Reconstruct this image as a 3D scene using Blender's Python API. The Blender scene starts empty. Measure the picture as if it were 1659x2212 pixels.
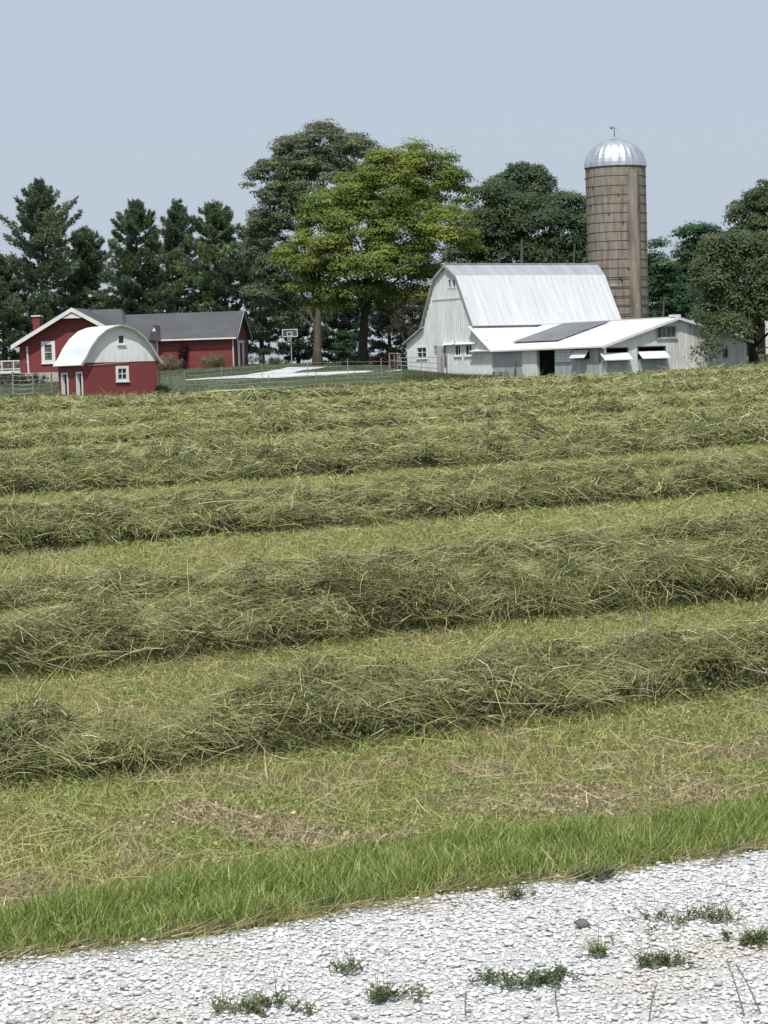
import bpy, math, random
import numpy as np
from mathutils import Vector, Matrix

random.seed(5)
R = np.random.default_rng(11)
scene = bpy.context.scene
COL = scene.collection
pi = math.pi

# ------------------------------------------------------------------ camera model
FD, CXD, CYD, WD, HD = 4919.0, 829.5, 1106.0, 1659.0, 2212.0   # survey units of the picture
ROLL, PITCH, EYE = 0.030, math.atan(307 / 4919.0), 1.65
_F = np.array([0, math.cos(PITCH), -math.sin(PITCH)])
_R0 = np.array([1.0, 0, 0]); _U0 = np.array([0, math.sin(PITCH), math.cos(PITCH)])
_R = _R0 * math.cos(ROLL) - _U0 * math.sin(ROLL)
_U = _U0 * math.cos(ROLL) + _R0 * math.sin(ROLL)
CAM = np.array([0, 0, EYE])

def ray(xd, yd):
    return _F + _R * (xd - CXD) / FD - _U * (yd - CYD) / FD

def P(xd, yd, dep):
    d = ray(xd, yd)
    return CAM + d * (dep / d[1])

cam_d = bpy.data.cameras.new('camera'); cam = bpy.data.objects.new('camera', cam_d); COL.objects.link(cam)
M = Matrix.Identity(4)
for i in range(3):
    M[i][0] = _R[i]; M[i][1] = _U[i]; M[i][2] = -_F[i]; M[i][3] = CAM[i]
cam.matrix_world = M
cam_d.sensor_fit = 'VERTICAL'; cam_d.sensor_height = 36.0; cam_d.sensor_width = 27.0
cam_d.lens = 36.0 * FD / HD
cam_d.clip_start = 0.1; cam_d.clip_end = 20000
scene.camera = cam

# ------------------------------------------------------------------ light
SUN_EL = math.radians(60)
az = math.atan2(-0.20, -0.98)
S = Vector((math.cos(SUN_EL) * math.sin(az), math.cos(SUN_EL) * math.cos(az), math.sin(SUN_EL)))
sd = bpy.data.lights.new('sun', 'SUN'); sd.energy = 3.6; sd.angle = math.radians(1.5); sd.color = (1.0, 0.965, 0.90)
so = bpy.data.objects.new('sun', sd); COL.objects.link(so)
so.rotation_euler = S.to_track_quat('Z', 'Y').to_euler(); so.location = (0, -20, 60)

w = bpy.data.worlds.new('World'); scene.world = w; w.use_nodes = True
nt = w.node_tree; nt.nodes.clear()
sky = nt.nodes.new('ShaderNodeTexSky'); sky.sky_type = 'NISHITA'; sky.sun_disc = False
sky.sun_elevation = SUN_EL; sky.sun_rotation = az
sky.air_density = 1.0; sky.dust_density = 3.0; sky.ozone_density = 1.5; sky.altitude = 200
bg = nt.nodes.new('ShaderNodeBackground'); bg.inputs['Strength'].default_value = 0.118
hz = nt.nodes.new('ShaderNodeMix'); hz.data_type = 'RGBA'; hz.inputs[0].default_value = 0.86
hz.inputs[7].default_value = (4.12, 4.70, 5.50, 1)      # thin even summer haze over the blue
out = nt.nodes.new('ShaderNodeOutputWorld')
nt.links.new(sky.outputs[0], hz.inputs[6]); nt.links.new(hz.outputs[2], bg.inputs['Color'])
nt.links.new(bg.outputs[0], out.inputs[0])
vs = scene.view_settings
vs.view_transform = 'Standard'; vs.look = 'None'; vs.gamma = 1.0; vs.exposure = 0.13; vs.use_curve_mapping = False

# ------------------------------------------------------------------ materials
def new_mat(name):
    m = bpy.data.materials.new(name); m.use_nodes = True
    n = m.node_tree.nodes; b = n['Principled BSDF']
    return m, m.node_tree, b

def ramp(nt, fac, stops):
    r = nt.nodes.new('ShaderNodeValToRGB'); e = r.color_ramp.elements
    while len(e) < len(stops): e.new(0.5)
    for el, (p, c) in zip(e, stops):
        el.position = p; el.color = (*c, 1)
    nt.links.new(fac, r.inputs[0]); return r.outputs[0]

def noise(nt, scale, detail=4, stretch=(1, 1, 1), rough=0.6, coord='Object'):
    tc = nt.nodes.new('ShaderNodeTexCoord'); mp = nt.nodes.new('ShaderNodeMapping')
    mp.inputs['Scale'].default_value = stretch
    nz = nt.nodes.new('ShaderNodeTexNoise'); nz.inputs['Scale'].default_value = scale
    nz.inputs['Detail'].default_value = detail; nz.inputs['Roughness'].default_value = rough
    nt.links.new(tc.outputs[coord], mp.inputs[0]); nt.links.new(mp.outputs[0], nz.inputs['Vector'])
    return nz.outputs['Fac']

def mixc(nt, fac, a, b, mode='MIX'):
    m = nt.nodes.new('ShaderNodeMix'); m.data_type = 'RGBA'; m.blend_type = mode
    for sock, v in ((m.inputs[0], fac), (m.inputs[6], a), (m.inputs[7], b)):
        if hasattr(v, 'is_linked') or hasattr(v, 'links'): nt.links.new(v, sock)
        elif isinstance(v, (int, float)): sock.default_value = v
        else: sock.default_value = (*v, 1)
    return m.outputs[2]

def bump(nt, b, h, strength=0.3, dist=0.02):
    bp = nt.nodes.new('ShaderNodeBump'); bp.inputs['Strength'].default_value = strength
    bp.inputs['Distance'].default_value = dist
    nt.links.new(h, bp.inputs['Height']); nt.links.new(bp.outputs[0], b.inputs['Normal'])

def painted(name, lo, hi, rough=0.55, scale=1.2, stretch=(1, 1, 0.25), metal=0.0, spec=0.4, fine=0.0):
    m, nt, b = new_mat(name)
    n1 = noise(nt, scale, 5, stretch)
    c = ramp(nt, n1, [(0.32, lo), (0.62, hi)])
    if fine:
        n2 = noise(nt, 9, 3, (1, 1, 0.12))
        c = mixc(nt, fine, c, ramp(nt, n2, [(0.3, tuple(0.45 * v for v in lo)), (0.75, hi)]))
    nt.links.new(c, b.inputs['Base Color'])
    b.inputs['Roughness'].default_value = rough; b.inputs['Metallic'].default_value = metal
    b.inputs['Specular IOR Level'].default_value = spec
    return m

def leafy(name, transl=0.3, rough=0.6, spec=0.25):
    m, nt, b = new_mat(name)
    at = nt.nodes.new('ShaderNodeAttribute'); at.attribute_name = 'Col'
    nt.links.new(at.outputs['Color'], b.inputs['Base Color'])
    b.inputs['Roughness'].default_value = rough; b.inputs['Specular IOR Level'].default_value = spec
    if transl:
        t = nt.nodes.new('ShaderNodeBsdfTranslucent'); nt.links.new(at.outputs['Color'], t.inputs[0])
        mx = nt.nodes.new('ShaderNodeMixShader'); mx.inputs[0].default_value = transl
        nt.links.new(b.outputs[0], mx.inputs[1]); nt.links.new(t.outputs[0], mx.inputs[2])
        nt.links.new(mx.outputs[0], nt.nodes['Material Output'].inputs[0])
    return m

MAT = {}
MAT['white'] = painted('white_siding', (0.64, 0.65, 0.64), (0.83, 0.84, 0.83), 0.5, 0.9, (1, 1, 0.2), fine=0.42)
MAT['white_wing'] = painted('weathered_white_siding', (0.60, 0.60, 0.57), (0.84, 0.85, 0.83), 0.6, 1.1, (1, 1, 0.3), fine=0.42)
MAT['white_roof'] = painted('white_metal_roof', (0.52, 0.53, 0.55), (0.66, 0.67, 0.68), 0.5, 1.8, (2.4, 0.14, 0.14), fine=0.0)
MAT['wing_roof'] = painted('bright_white_roof', (0.70, 0.71, 0.72), (0.77, 0.78, 0.79), 0.5, 0.6, (1, 1, 1))
MAT['upper_roof'] = painted('dull_metal_roof', (0.30, 0.32, 0.35), (0.40, 0.42, 0.45), 0.5, 0.8, (2.2, 0.3, 0.3))
MAT['shed_roof'] = painted('pale_shed_roof', (0.66, 0.70, 0.72), (0.76, 0.79, 0.81), 0.5, 0.5, (1, 1, 1))
MAT['trim'] = painted('white_trim', (0.68, 0.67, 0.66), (0.80, 0.79, 0.78), 0.55, 2.0)
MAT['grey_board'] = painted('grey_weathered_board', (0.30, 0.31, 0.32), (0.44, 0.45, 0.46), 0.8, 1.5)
MAT['grey_trim'] = painted('grey_trim', (0.26, 0.26, 0.26), (0.38, 0.38, 0.37), 0.7, 2.0)
MAT['dark_wood'] = painted('dark_wood', (0.05, 0.045, 0.04), (0.10, 0.09, 0.075), 0.8, 3.0)
MAT['old_wood'] = painted('old_grey_wood', (0.16, 0.14, 0.11), (0.30, 0.27, 0.22), 0.85, 3.0)
MAT['shingle'] = painted('asphalt_shingle', (0.075, 0.078, 0.085), (0.105, 0.108, 0.115), 0.85, 0.7, (1, 1, 1), fine=0.25)
MAT['patch'] = painted('dark_roof_panel', (0.13, 0.135, 0.15), (0.19, 0.195, 0.21), 0.5, 0.5, (1, 1, 1))
MAT['block'] = painted('concrete_block', (0.33, 0.31, 0.28), (0.46, 0.44, 0.40), 0.85, 2.0, (1, 1, 1))
MAT['bark'] = painted('bark', (0.028, 0.024, 0.019), (0.065, 0.055, 0.043), 0.9, 2.5, (2, 2, 0.3))
MAT['bark_pale'] = painted('pale_brown_bark', (0.042, 0.033, 0.021), (0.080, 0.062, 0.042), 0.9, 2.0, (2, 2, 0.3))
MAT['dead'] = painted('dead_wood', (0.28, 0.27, 0.26), (0.42, 0.41, 0.40), 0.9, 2.0)
MAT['galv'] = painted('galvanised_wire', (0.35, 0.37, 0.38), (0.50, 0.52, 0.53), 0.45, 2.0, metal=0.5)
MAT['leaf'] = leafy('leaf', 0.48)
MAT['needle'] = leafy('needle', 0.25, 0.5, 0.3)
MAT['hay'] = leafy('hay', 0.22, 0.65, 0.2)
MAT['grass'] = leafy('grass_blade', 0.35, 0.5, 0.3)
MAT['rock'] = leafy('stone', 0.0, 0.85, 0.2)

def brick_red():
    m, nt, b = new_mat('red_painted_brick')
    tc = nt.nodes.new('ShaderNodeTexCoord')
    sp = nt.nodes.new('ShaderNodeSeparateXYZ'); nt.links.new(tc.outputs['Object'], sp.inputs[0])
    ad = nt.nodes.new('ShaderNodeMath'); ad.operation = 'ADD'
    nt.links.new(sp.outputs[0], ad.inputs[0]); nt.links.new(sp.outputs[1], ad.inputs[1])
    cb = nt.nodes.new('ShaderNodeCombineXYZ'); nt.links.new(ad.outputs[0], cb.inputs[0]); nt.links.new(sp.outputs[2], cb.inputs[1])
    br = nt.nodes.new('ShaderNodeTexBrick'); nt.links.new(cb.outputs[0], br.inputs['Vector'])
    br.inputs['Scale'].default_value = 1.0; br.inputs['Brick Width'].default_value = 0.42; br.inputs['Row Height'].default_value = 0.2
    br.inputs['Mortar Size'].default_value = 0.012
    br.inputs['Color1'].default_value = (0.225, 0.053, 0.053, 1); br.inputs['Color2'].default_value = (0.200, 0.047, 0.048, 1)
    br.inputs['Mortar'].default_value = (0.155, 0.04, 0.042, 1)
    n = noise(nt, 1.3, 5, (1, 1, 0.6))
    c = mixc(nt, ramp(nt, n, [(0.35, (0.0, 0, 0)), (0.75, (0.4, 0.4, 0.4))]), br.outputs['Color'], (0.24, 0.07, 0.068))
    nt.links.new(c, b.inputs['Base Color']); b.inputs['Roughness'].default_value = 0.75
    b.inputs['Specular IOR Level'].default_value = 0.25
    return m
MAT['red'] = brick_red()

def gable_white():
    m, nt, b = new_mat('stained_white_gable')
    n = noise(nt, 2.6, 6, (1.2, 1.2, 0.35), 0.7)
    tc = nt.nodes.new('ShaderNodeTexCoord'); sp = nt.nodes.new('ShaderNodeSeparateXYZ'); nt.links.new(tc.outputs['Object'], sp.inputs[0])
    mr = nt.nodes.new('ShaderNodeMapRange'); mr.inputs[1].default_value = 3.9; mr.inputs[2].default_value = 2.1
    mr.inputs[3].default_value = -0.12; mr.inputs[4].default_value = 0.13
    nt.links.new(sp.outputs[2], mr.inputs[0])
    ad = nt.nodes.new('ShaderNodeMath'); ad.operation = 'ADD'; nt.links.new(n, ad.inputs[0]); nt.links.new(mr.outputs[0], ad.inputs[1])
    c = ramp(nt, ad.outputs[0], [(0.50, (0.80, 0.81, 0.80)), (0.66, (0.70, 0.70, 0.68)), (0.78, (0.38, 0.36, 0.32))])
    nt.links.new(c, b.inputs['Base Color']); b.inputs['Roughness'].default_value = 0.7
    return m
MAT['gable_white'] = gable_white()

def silo_mat():
    m, nt, b = new_mat('silo_staves')
    tc = nt.nodes.new('ShaderNodeTexCoord'); sp = nt.nodes.new('ShaderNodeSeparateXYZ'); nt.links.new(tc.outputs['Object'], sp.inputs[0])
    at = nt.nodes.new('ShaderNodeMath'); at.operation = 'ARCTAN2'
    nt.links.new(sp.outputs[1], at.inputs[0]); nt.links.new(sp.outputs[0], at.inputs[1])
    ml = nt.nodes.new('ShaderNodeMath'); ml.operation = 'MULTIPLY'; ml.inputs[1].default_value = 2.6; nt.links.new(at.outputs[0], ml.inputs[0])
    cb = nt.nodes.new('ShaderNodeCombineXYZ'); nt.links.new(sp.outputs[2], cb.inputs[0]); nt.links.new(ml.outputs[0], cb.inputs[1])
    br = nt.nodes.new('ShaderNodeTexBrick'); nt.links.new(cb.outputs[0], br.inputs['Vector'])
    br.inputs['Scale'].default_value = 1.0; br.inputs['Brick Width'].default_value = 0.78; br.inputs['Row Height'].default_value = 0.27
    br.inputs['Mortar Size'].default_value = 0.012; br.inputs['Mortar Smooth'].default_value = 0.3
    br.inputs['Color1'].default_value = (0.300, 0.262, 0.215, 1); br.inputs['Color2'].default_value = (0.268, 0.232, 0.190, 1)
    br.inputs['Mortar'].default_value = (0.17, 0.145, 0.115, 1)
    st = nt.nodes.new('ShaderNodeCombineXYZ')
    m2 = nt.nodes.new('ShaderNodeMath'); m2.operation = 'MULTIPLY'; m2.inputs[1].default_value = 0.10; nt.links.new(sp.outputs[2], m2.inputs[0])
    nt.links.new(ml.outputs[0], st.inputs[0]); nt.links.new(m2.outputs[0], st.inputs[1])
    nz = nt.nodes.new('ShaderNodeTexNoise'); nz.inputs['Scale'].default_value = 3.2; nz.inputs['Detail'].default_value = 6
    nt.links.new(st.outputs[0], nz.inputs['Vector'])
    c = mixc(nt, ramp(nt, nz.outputs['Fac'], [(0.45, (0, 0, 0)), (0.72, (0.75, 0.75, 0.75))]), br.outputs['Color'], (0.095, 0.08, 0.065))
    # a few pale spalled spots
    n3 = noise(nt, 0.9, 2, (1, 1, 2.5), 0.5)
    c = mixc(nt, ramp(nt, n3, [(0.735, (0, 0, 0)), (0.76, (0.8, 0.8, 0.8))]), c, (0.5, 0.47, 0.42))
    nt.links.new(c, b.inputs['Base Color']); b.inputs['Roughness'].default_value = 0.85; b.inputs['Specular IOR Level'].default_value = 0.2
    return m
MAT['silo'] = silo_mat()

def dome_mat():
    m, nt, b = new_mat('silver_dome')
    n = noise(nt, 1.2, 4, (1.5, 1.5, 0.3))
    nt.links.new(ramp(nt, n, [(0.3, (0.50, 0.53, 0.56)), (0.7, (0.74, 0.76, 0.78))]), b.inputs['Base Color'])
    b.inputs['Metallic'].default_value = 0.85; b.inputs['Roughness'].default_value = 0.42
    return m
MAT['dome'] = dome_mat()

def glass_mat():
    m, nt, b = new_mat('window_glass')
    n = noise(nt, 1.5, 2, (1, 1, 1))
    nt.links.new(ramp(nt, n, [(0.35, (0.012, 0.014, 0.016)), (0.7, (0.05, 0.055, 0.06))]), b.inputs['Base Color'])
    b.inputs['Roughness'].default_value = 0.12
    return m
MAT['glass'] = glass_mat()
MAT['grey_glass'] = painted('curtained_glass', (0.06, 0.065, 0.07), (0.14, 0.15, 0.155), 0.15, 1.5)

def field_mat():
    m, nt, b = new_mat('field_soil')
    n1 = noise(nt, 0.35, 6, (1, 1, 1), 0.65); n2 = noise(nt, 14.0, 6, (1, 1, 1), 0.7)
    c1 = ramp(nt, n1, [(0.3, (0.11, 0.115, 0.045)), (0.5, (0.15, 0.145, 0.06)), (0.7, (0.16, 0.13, 0.075))])
    c2 = ramp(nt, n2, [(0.3, (0.035, 0.033, 0.016)), (0.6, (0.14, 0.135, 0.06)), (0.8, (0.24, 0.21, 0.12))])
    nt.links.new(mixc(nt, 0.55, c1, c2), b.inputs['Base Color']); b.inputs['Roughness'].default_value = 0.95
    b.inputs['Specular IOR Level'].default_value = 0.1
    bump(nt, b, n2, 0.8, 0.03)
    return m
MAT['field'] = field_mat()

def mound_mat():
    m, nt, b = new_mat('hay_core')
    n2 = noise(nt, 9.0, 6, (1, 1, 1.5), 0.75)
    nt.links.new(ramp(nt, n2, [(0.3, (0.03, 0.03, 0.014)), (0.55, (0.07, 0.072, 0.033)), (0.8, (0.13, 0.12, 0.065))]), b.inputs['Base Color'])  # core coloured dark to stand in for shade in the hay's gaps and hollows
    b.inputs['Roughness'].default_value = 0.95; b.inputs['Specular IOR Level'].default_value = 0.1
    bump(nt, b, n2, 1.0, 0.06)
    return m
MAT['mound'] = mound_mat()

def lawn_mat():
    m, nt, b = new_mat('lawn_turf')
    n1 = noise(nt, 0.25, 6, (1, 1, 1), 0.65)
    nt.links.new(ramp(nt, n1, [(0.3, (0.055, 0.075, 0.036)), (0.55, (0.085, 0.105, 0.055)), (0.75, (0.13, 0.14, 0.08))]), b.inputs['Base Color'])
    b.inputs['Roughness'].default_value = 0.95; b.inputs['Specular IOR Level'].default_value = 0.1
    return m
MAT['lawn'] = lawn_mat()

def gravel_mat(name, lo, mid, hi, sc):
    m, nt, b = new_mat(name)
    n1 = noise(nt, sc, 3, (1, 1, 1), 0.7); n2 = noise(nt, 0.9, 4, (1, 1, 1), 0.6)
    c = ramp(nt, n1, [(0.3, lo), (0.5, mid), (0.7, hi)])
    c = mixc(nt, ramp(nt, n2, [(0.56, (0, 0, 0)), (0.74, (0.75, 0.75, 0.75))]), c, (0.42, 0.34, 0.23))
    nt.links.new(c, b.inputs['Base Color']); b.inputs['Roughness'].default_value = 0.9
    bump(nt, b, n1, 0.8, 0.015)
    return m
MAT['lane'] = gravel_mat('lane_grit', (0.34, 0.33, 0.32), (0.54, 0.54, 0.53), (0.68, 0.68, 0.68), 70)
MAT['drive'] = gravel_mat('white_drive_gravel', (0.44, 0.44, 0.43), (0.55, 0.55, 0.55), (0.66, 0.66, 0.66), 2.5)
MAT['dirt'] = painted('bare_tan_dirt', (0.34, 0.30, 0.20), (0.46, 0.41, 0.29), 0.95, 1.0, (1, 1, 1))

# ------------------------------------------------------------------ object helpers
def tag(o, label=None, cat=None, group=None, kind=None):
    if label: o['label'] = label
    if cat: o['category'] = cat
    if group: o['group'] = group
    if kind: o['kind'] = kind
    return o

def empty(name, loc, rz=0.0):
    o = bpy.data.objects.new(name, None); COL.objects.link(o)
    o.location = loc; o.rotation_euler = (0, 0, rz); o.empty_display_size = 0.3
    return o

def mesh_np(name, V, F, mat, parent=None, C=None, smooth=False):
    V = np.asarray(V, np.float32).reshape(-1, 3); F = np.asarray(F, np.int32)
    me = bpy.data.meshes.new(name); n, k = F.shape
    me.vertices.add(len(V)); me.vertices.foreach_set('co', V.ravel())
    me.loops.add(n * k); me.loops.foreach_set('vertex_index', F.ravel())
    me.polygons.add(n); me.polygons.foreach_set('loop_start', np.arange(0, n * k, k, dtype=np.int32))
    me.polygons.foreach_set('loop_total', np.full(n, k, np.int32))
    if smooth: me.polygons.foreach_set('use_smooth', np.ones(n, bool))
    if C is not None:
        a = me.attributes.new('Col', 'FLOAT_COLOR', 'POINT')
        C = np.asarray(C, np.float32)
        if C.shape[1] == 3: C = np.concatenate([C, np.ones((len(C), 1), np.float32)], 1)
        a.data.foreach_set('color', C.ravel())
    me.update(calc_edges=True)
    me.materials.append(mat)
    o = bpy.data.objects.new(name, me); COL.objects.link(o)
    if parent is not None: o.parent = parent
    return o

class MB:
    def __init__(s): s.v = []; s.f = []
    def add(s, vs, fs):
        b = len(s.v); s.v += [tuple(map(float, v)) for v in vs]; s.f += [[b + i for i in f] for f in fs]
    def box(s, x0, x1, y0, y1, z0, z1):
        v = [(x0, y0, z0), (x1, y0, z0), (x1, y1, z0), (x0, y1, z0), (x0, y0, z1), (x1, y0, z1), (x1, y1, z1), (x0, y1, z1)]
        s.add(v, [(0, 3, 2, 1), (4, 5, 6, 7), (0, 1, 5, 4), (1, 2, 6, 5), (2, 3, 7, 6), (3, 0, 4, 7)])
    def hexa(s, b, t):      # two quads (bottom/top or front/back), both counted the same way round
        s.add(list(b) + list(t), [(0, 3, 2, 1), (4, 5, 6, 7), (0, 1, 5, 4), (1, 2, 6, 5), (2, 3, 7, 6), (3, 0, 4, 7)])
    def slab(s, q, t):      # quad q thickened along its own downward normal
        q = [Vector(p) for p in q]; n = (q[1] - q[0]).cross(q[3] - q[0]).normalized()
        if n.z < 0: n = -n
        s.hexa([p - n * t for p in q], q)
    def bar(s, a, b, r, sides=6, r2=None, caps=True):
        a = Vector(a); b = Vector(b); d = (b - a)
        if d.length < 1e-6: return
        d.normalize(); u = d.orthogonal().normalized(); v = d.cross(u); r2 = r if r2 is None else r2
        vs = []
        for p, rr in ((a, r), (b, r2)):
            for i in range(sides):
                t = 2 * pi * i / sides + 0.4; vs.append(p + (u * math.cos(t) + v * math.sin(t)) * rr)
        fs = [(i, (i + 1) % sides, sides + (i + 1) % sides, sides + i) for i in range(sides)]
        if caps: fs += [tuple(range(sides))[::-1], tuple(range(sides, 2 * sides))]
        s.add(vs, fs)
    def tube(s, pts, rad, sides=7):
        pts = [Vector(p) for p in pts]; vs = []; n = len(pts)
        for i, p in enumerate(pts):
            d = (pts[min(i + 1, n - 1)] - pts[max(i - 1, 0)]).normalized()
            u = d.cross(Vector((0.3, 0.9, 0.1))).normalized(); v = d.cross(u)
            for j in range(sides):
                t = 2 * pi * j / sides; vs.append(p + (u * math.cos(t) + v * math.sin(t)) * rad[i])
        fs = [(i * sides + j, i * sides + (j + 1) % sides, (i + 1) * sides + (j + 1) % sides, (i + 1) * sides + j) for i in range(n - 1) for j in range(sides)]
        fs += [tuple(range(sides))[::-1], tuple(range((n - 1) * sides, n * sides))]
        s.add(vs, fs)
    def build(s, name, mat, parent=None, smooth=False, loc=None):
        me = bpy.data.meshes.new(name); me.from_pydata(s.v, [], s.f); me.update()
        if smooth:
            for p in me.polygons: p.use_smooth = True
        me.materials.append(mat)
        o = bpy.data.objects.new(name, me); COL.objects.link(o)
        if parent is not None: o.parent = parent
        if loc is not None: o.location = loc
        return o

class Frame:                       # a building's own axes: x along its front, y to its back
    def __init__(s, loc, rz):
        s.o = np.array(loc, float); s.rz = rz
        s.A = np.array([math.cos(rz), math.sin(rz), 0]); s.B = np.array([-math.sin(rz), math.cos(rz), 0])
    def local(s, p):
        d = np.asarray(p) - s.o; return np.array([d @ s.A, d @ s.B, d[2]])
    def world(s, q): return s.o + s.A * q[0] + s.B * q[1] + np.array([0, 0, q[2]])
    def on_x(s, v, xd, yd):        # where the sight line meets local x = v -> (y, z)
        d = ray(xd, yd); t = (v - (CAM - s.o) @ s.A) / (d @ s.A); q = s.local(CAM + d * t); return q[1], q[2]
    def on_y(s, v, xd, yd):
        d = ray(xd, yd); t = (v - (CAM - s.o) @ s.B) / (d @ s.B); q = s.local(CAM + d * t); return q[0], q[2]

def wall(mb, p0, p1, prof, t, holes=(), ribs=None, z0=-0.8, rib_d=0.03, rib_w=0.06):
    """wall from p0 to p1 (outside on the right-hand side when walking p0->p1), prof = [(u, z)] top line,
    holes = [(u0,u1,z0,z1)], thickness t to the inside, raised ribs every `ribs` metres."""
    p0 = np.array(p0, float); p1 = np.array(p1, float); L = np.linalg.norm(p1 - p0); e = (p1 - p0) / L
    n_in = np.array([-e[1], e[0]])
    us = sorted({0.0, L, *[min(max(u, 0), L) for u, _ in prof], *[h[0] for h in holes], *[h[1] for h in holes]})
    pu = [a for a, _ in prof]; pz = [b for _, b in prof]
    top = lambda u: float(np.interp(u, pu, pz))
    def pt(u, off, z): q = p0 + e * u + n_in * off; return (q[0], q[1], z)
    for a, b in zip(us[:-1], us[1:]):
        if b - a < 1e-5: continue
        m = 0.5 * (a + b); hs = sorted([(h[2], h[3]) for h in holes if h[0] < m < h[1]])
        lo = z0; segs = []
        for h0, h1 in hs:
            if h0 > lo: segs.append((lo, lo, h0, h0))
            lo = h1
        segs.append((lo, lo, top(a + 1e-6), top(b - 1e-6)))
        for (l0, l1, t0, t1) in segs:
            if max(t0 - l0, t1 - l1) < 1e-4: continue
            mb.hexa([pt(a, 0, l0), pt(b, 0, l1), pt(b, t, l1), pt(a, t, l0)], [pt(a, 0, t0), pt(b, 0, t1), pt(b, t, t1), pt(a, t, t0)])
    if ribs:
        u = ribs * 0.5
        while u < L - rib_w:
            hs = sorted([(h[2] - 0.08, h[3] + 0.08) for h in holes if h[0] - 0.1 < u < h[1] + 0.1]); lo = z0; segs = []
            for h0, h1 in hs:
                if h0 > lo: segs.append((lo, h0))
                lo = h1
            segs.append((lo, top(u) - 0.02))
            for l, tt in segs:
                if tt - l < 0.05: continue
                a, b = u - rib_w / 2, u + rib_w / 2; s_ = rib_w * 0.25
                mb.hexa([pt(a, 0.002, l), pt(a + s_, -rib_d, l), pt(b - s_, -rib_d, l), pt(b, 0.002, l)],
                        [pt(a, 0.002, tt), pt(a + s_, -rib_d, tt), pt(b - s_, -rib_d, tt), pt(b, 0.002, tt)])
            u += ribs

def window(parent, p0, p1, u0, u1, z0, z1, frame_w=0.09, proud=0.05, nv=1, nh=0, fmat=None, gmat=None, sill=True, inset=0.06, flabel=None):
    """a frame round the hole u0..u1 x z0..z1 of the wall p0->p1 with its pane set back in it"""
    p0 = np.array(p0, float); p1 = np.array(p1, float); e = (p1 - p0) / np.linalg.norm(p1 - p0); n = np.array([-e[1], e[0]])
    pt = lambda u, off, z: (*(p0 + e * u + n * off), z)
    def bx(mb, a, b, o0, o1, c, d):
        mb.hexa([pt(a, o0, c), pt(b, o0, c), pt(b, o1, c), pt(a, o1, c)], [pt(a, o0, d), pt(b, o0, d), pt(b, o1, d), pt(a, o1, d)])
    f = MB(); w_ = frame_w
    bx(f, u0 - w_, u0 + 0.015, -proud, 0.07, z0 - w_, z1 + w_); bx(f, u1 - 0.015, u1 + w_, -proud, 0.07, z0 - w_, z1 + w_)
    bx(f, u0 + 0.015, u1 - 0.015, -proud, 0.07, z1 - 0.015, z1 + w_); bx(f, u0 + 0.015, u1 - 0.015, -proud, 0.07, z0 - w_, z0 + 0.015)
    for i in range(nv):
        c = u0 + (u1 - u0) * (i + 1) / (nv + 1); bx(f, c - 0.025, c + 0.025, 0.0, 0.058, z0, z1)
    for i in range(nh):
        c = z0 + (z1 - z0) * (i + 1) / (nh + 1); bx(f, u0, u1, 0.004, 0.056, c - 0.025, c + 0.025)
    if sill: bx(f, u0 - w_ - 0.05, u1 + w_ + 0.05, -proud - 0.07, 0.05, z0 - w_ - 0.06, z0 - w_ - 0.002)
    fo = f.build('window', fmat or MAT['trim'], parent)
    g = MB(); bx(g, u0 + 0.01, u1 - 0.01, inset, inset + 0.012, z0 + 0.01, z1 - 0.01)
    g.build('pane', gmat or MAT['glass'], fo)
    if flabel: fo['label'] = flabel
    return fo

# ------------------------------------------------------------------ terrain
def sstep(a, b, x):
    t = np.clip((x - a) / (b - a), 0, 1); return t * t * (3 - 2 * t)

_ctrl = []
def cp(xd, yd, dep, dz=0.0): p = P(xd, yd, dep); _ctrl.append((p[0], p[1], p[2] + dz))
for xx in (-45, -15, 0, 15, 45):
    for yy in (-15, 0, 12): _ctrl.append((xx, yy, 0.0))
for xx, z in ((-25, 0.08), (0, 0.13), (25, 0.25)): _ctrl.append((xx, 24, z))
for xx, z in ((-35, 0.22), (-12, 0.30), (0, 0.40), (13, 0.58), (40, 0.9)): _ctrl.append((xx, 60, z))
for xx, z in ((-50, 0.3), (-20, 0.36), (0, 0.52), (20, 0.82), (50, 1.2)): _ctrl.append((xx, 105, z))
for a in ((-300, 872, 146), (0, 863, 146), (240, 862, 148), (450, 860, 151), (700, 842, 156), (900, 826, 162), (1066, 824, 168), (1268, 817, 164), (1500, 806, 166), (1659, 793, 170), (1900, 784, 172)): cp(*a)
for a in ((45, 834, 197), (200, 822, 197), (-200, 836, 197), (340, 797, 200), (506, 790, 203), (420, 790, 212), (627, 786, 200), (783, 786, 203), (880, 792, 203), (885, 799, 192), (1066, 818, 181.5),
          (1268, 814, 170.5), (1600, 800, 177), (1640, 766, 196), (1800, 764, 196), (470, 823, 163), (640, 815, 166), (850, 803, 176)): cp(*a)
for xx in (-70, -40, -10, 20, 50, 80): _ctrl.append((xx, 250, 1.5))
_ctrl = np.array(_ctrl)
def _phi(r2): return 0.5 * r2 * np.log(r2 + 1e-9)
_n = len(_ctrl)
_K = _phi(((_ctrl[:, None, :2] - _ctrl[None, :, :2]) ** 2).sum(-1)) + np.eye(_n) * 15.0
_Pm = np.c_[np.ones(_n), _ctrl[:, :2]]
_sol = np.linalg.solve(np.block([[_K, _Pm], [_Pm.T, np.zeros((3, 3))]]), np.r_[_ctrl[:, 2], 0, 0, 0])
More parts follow.
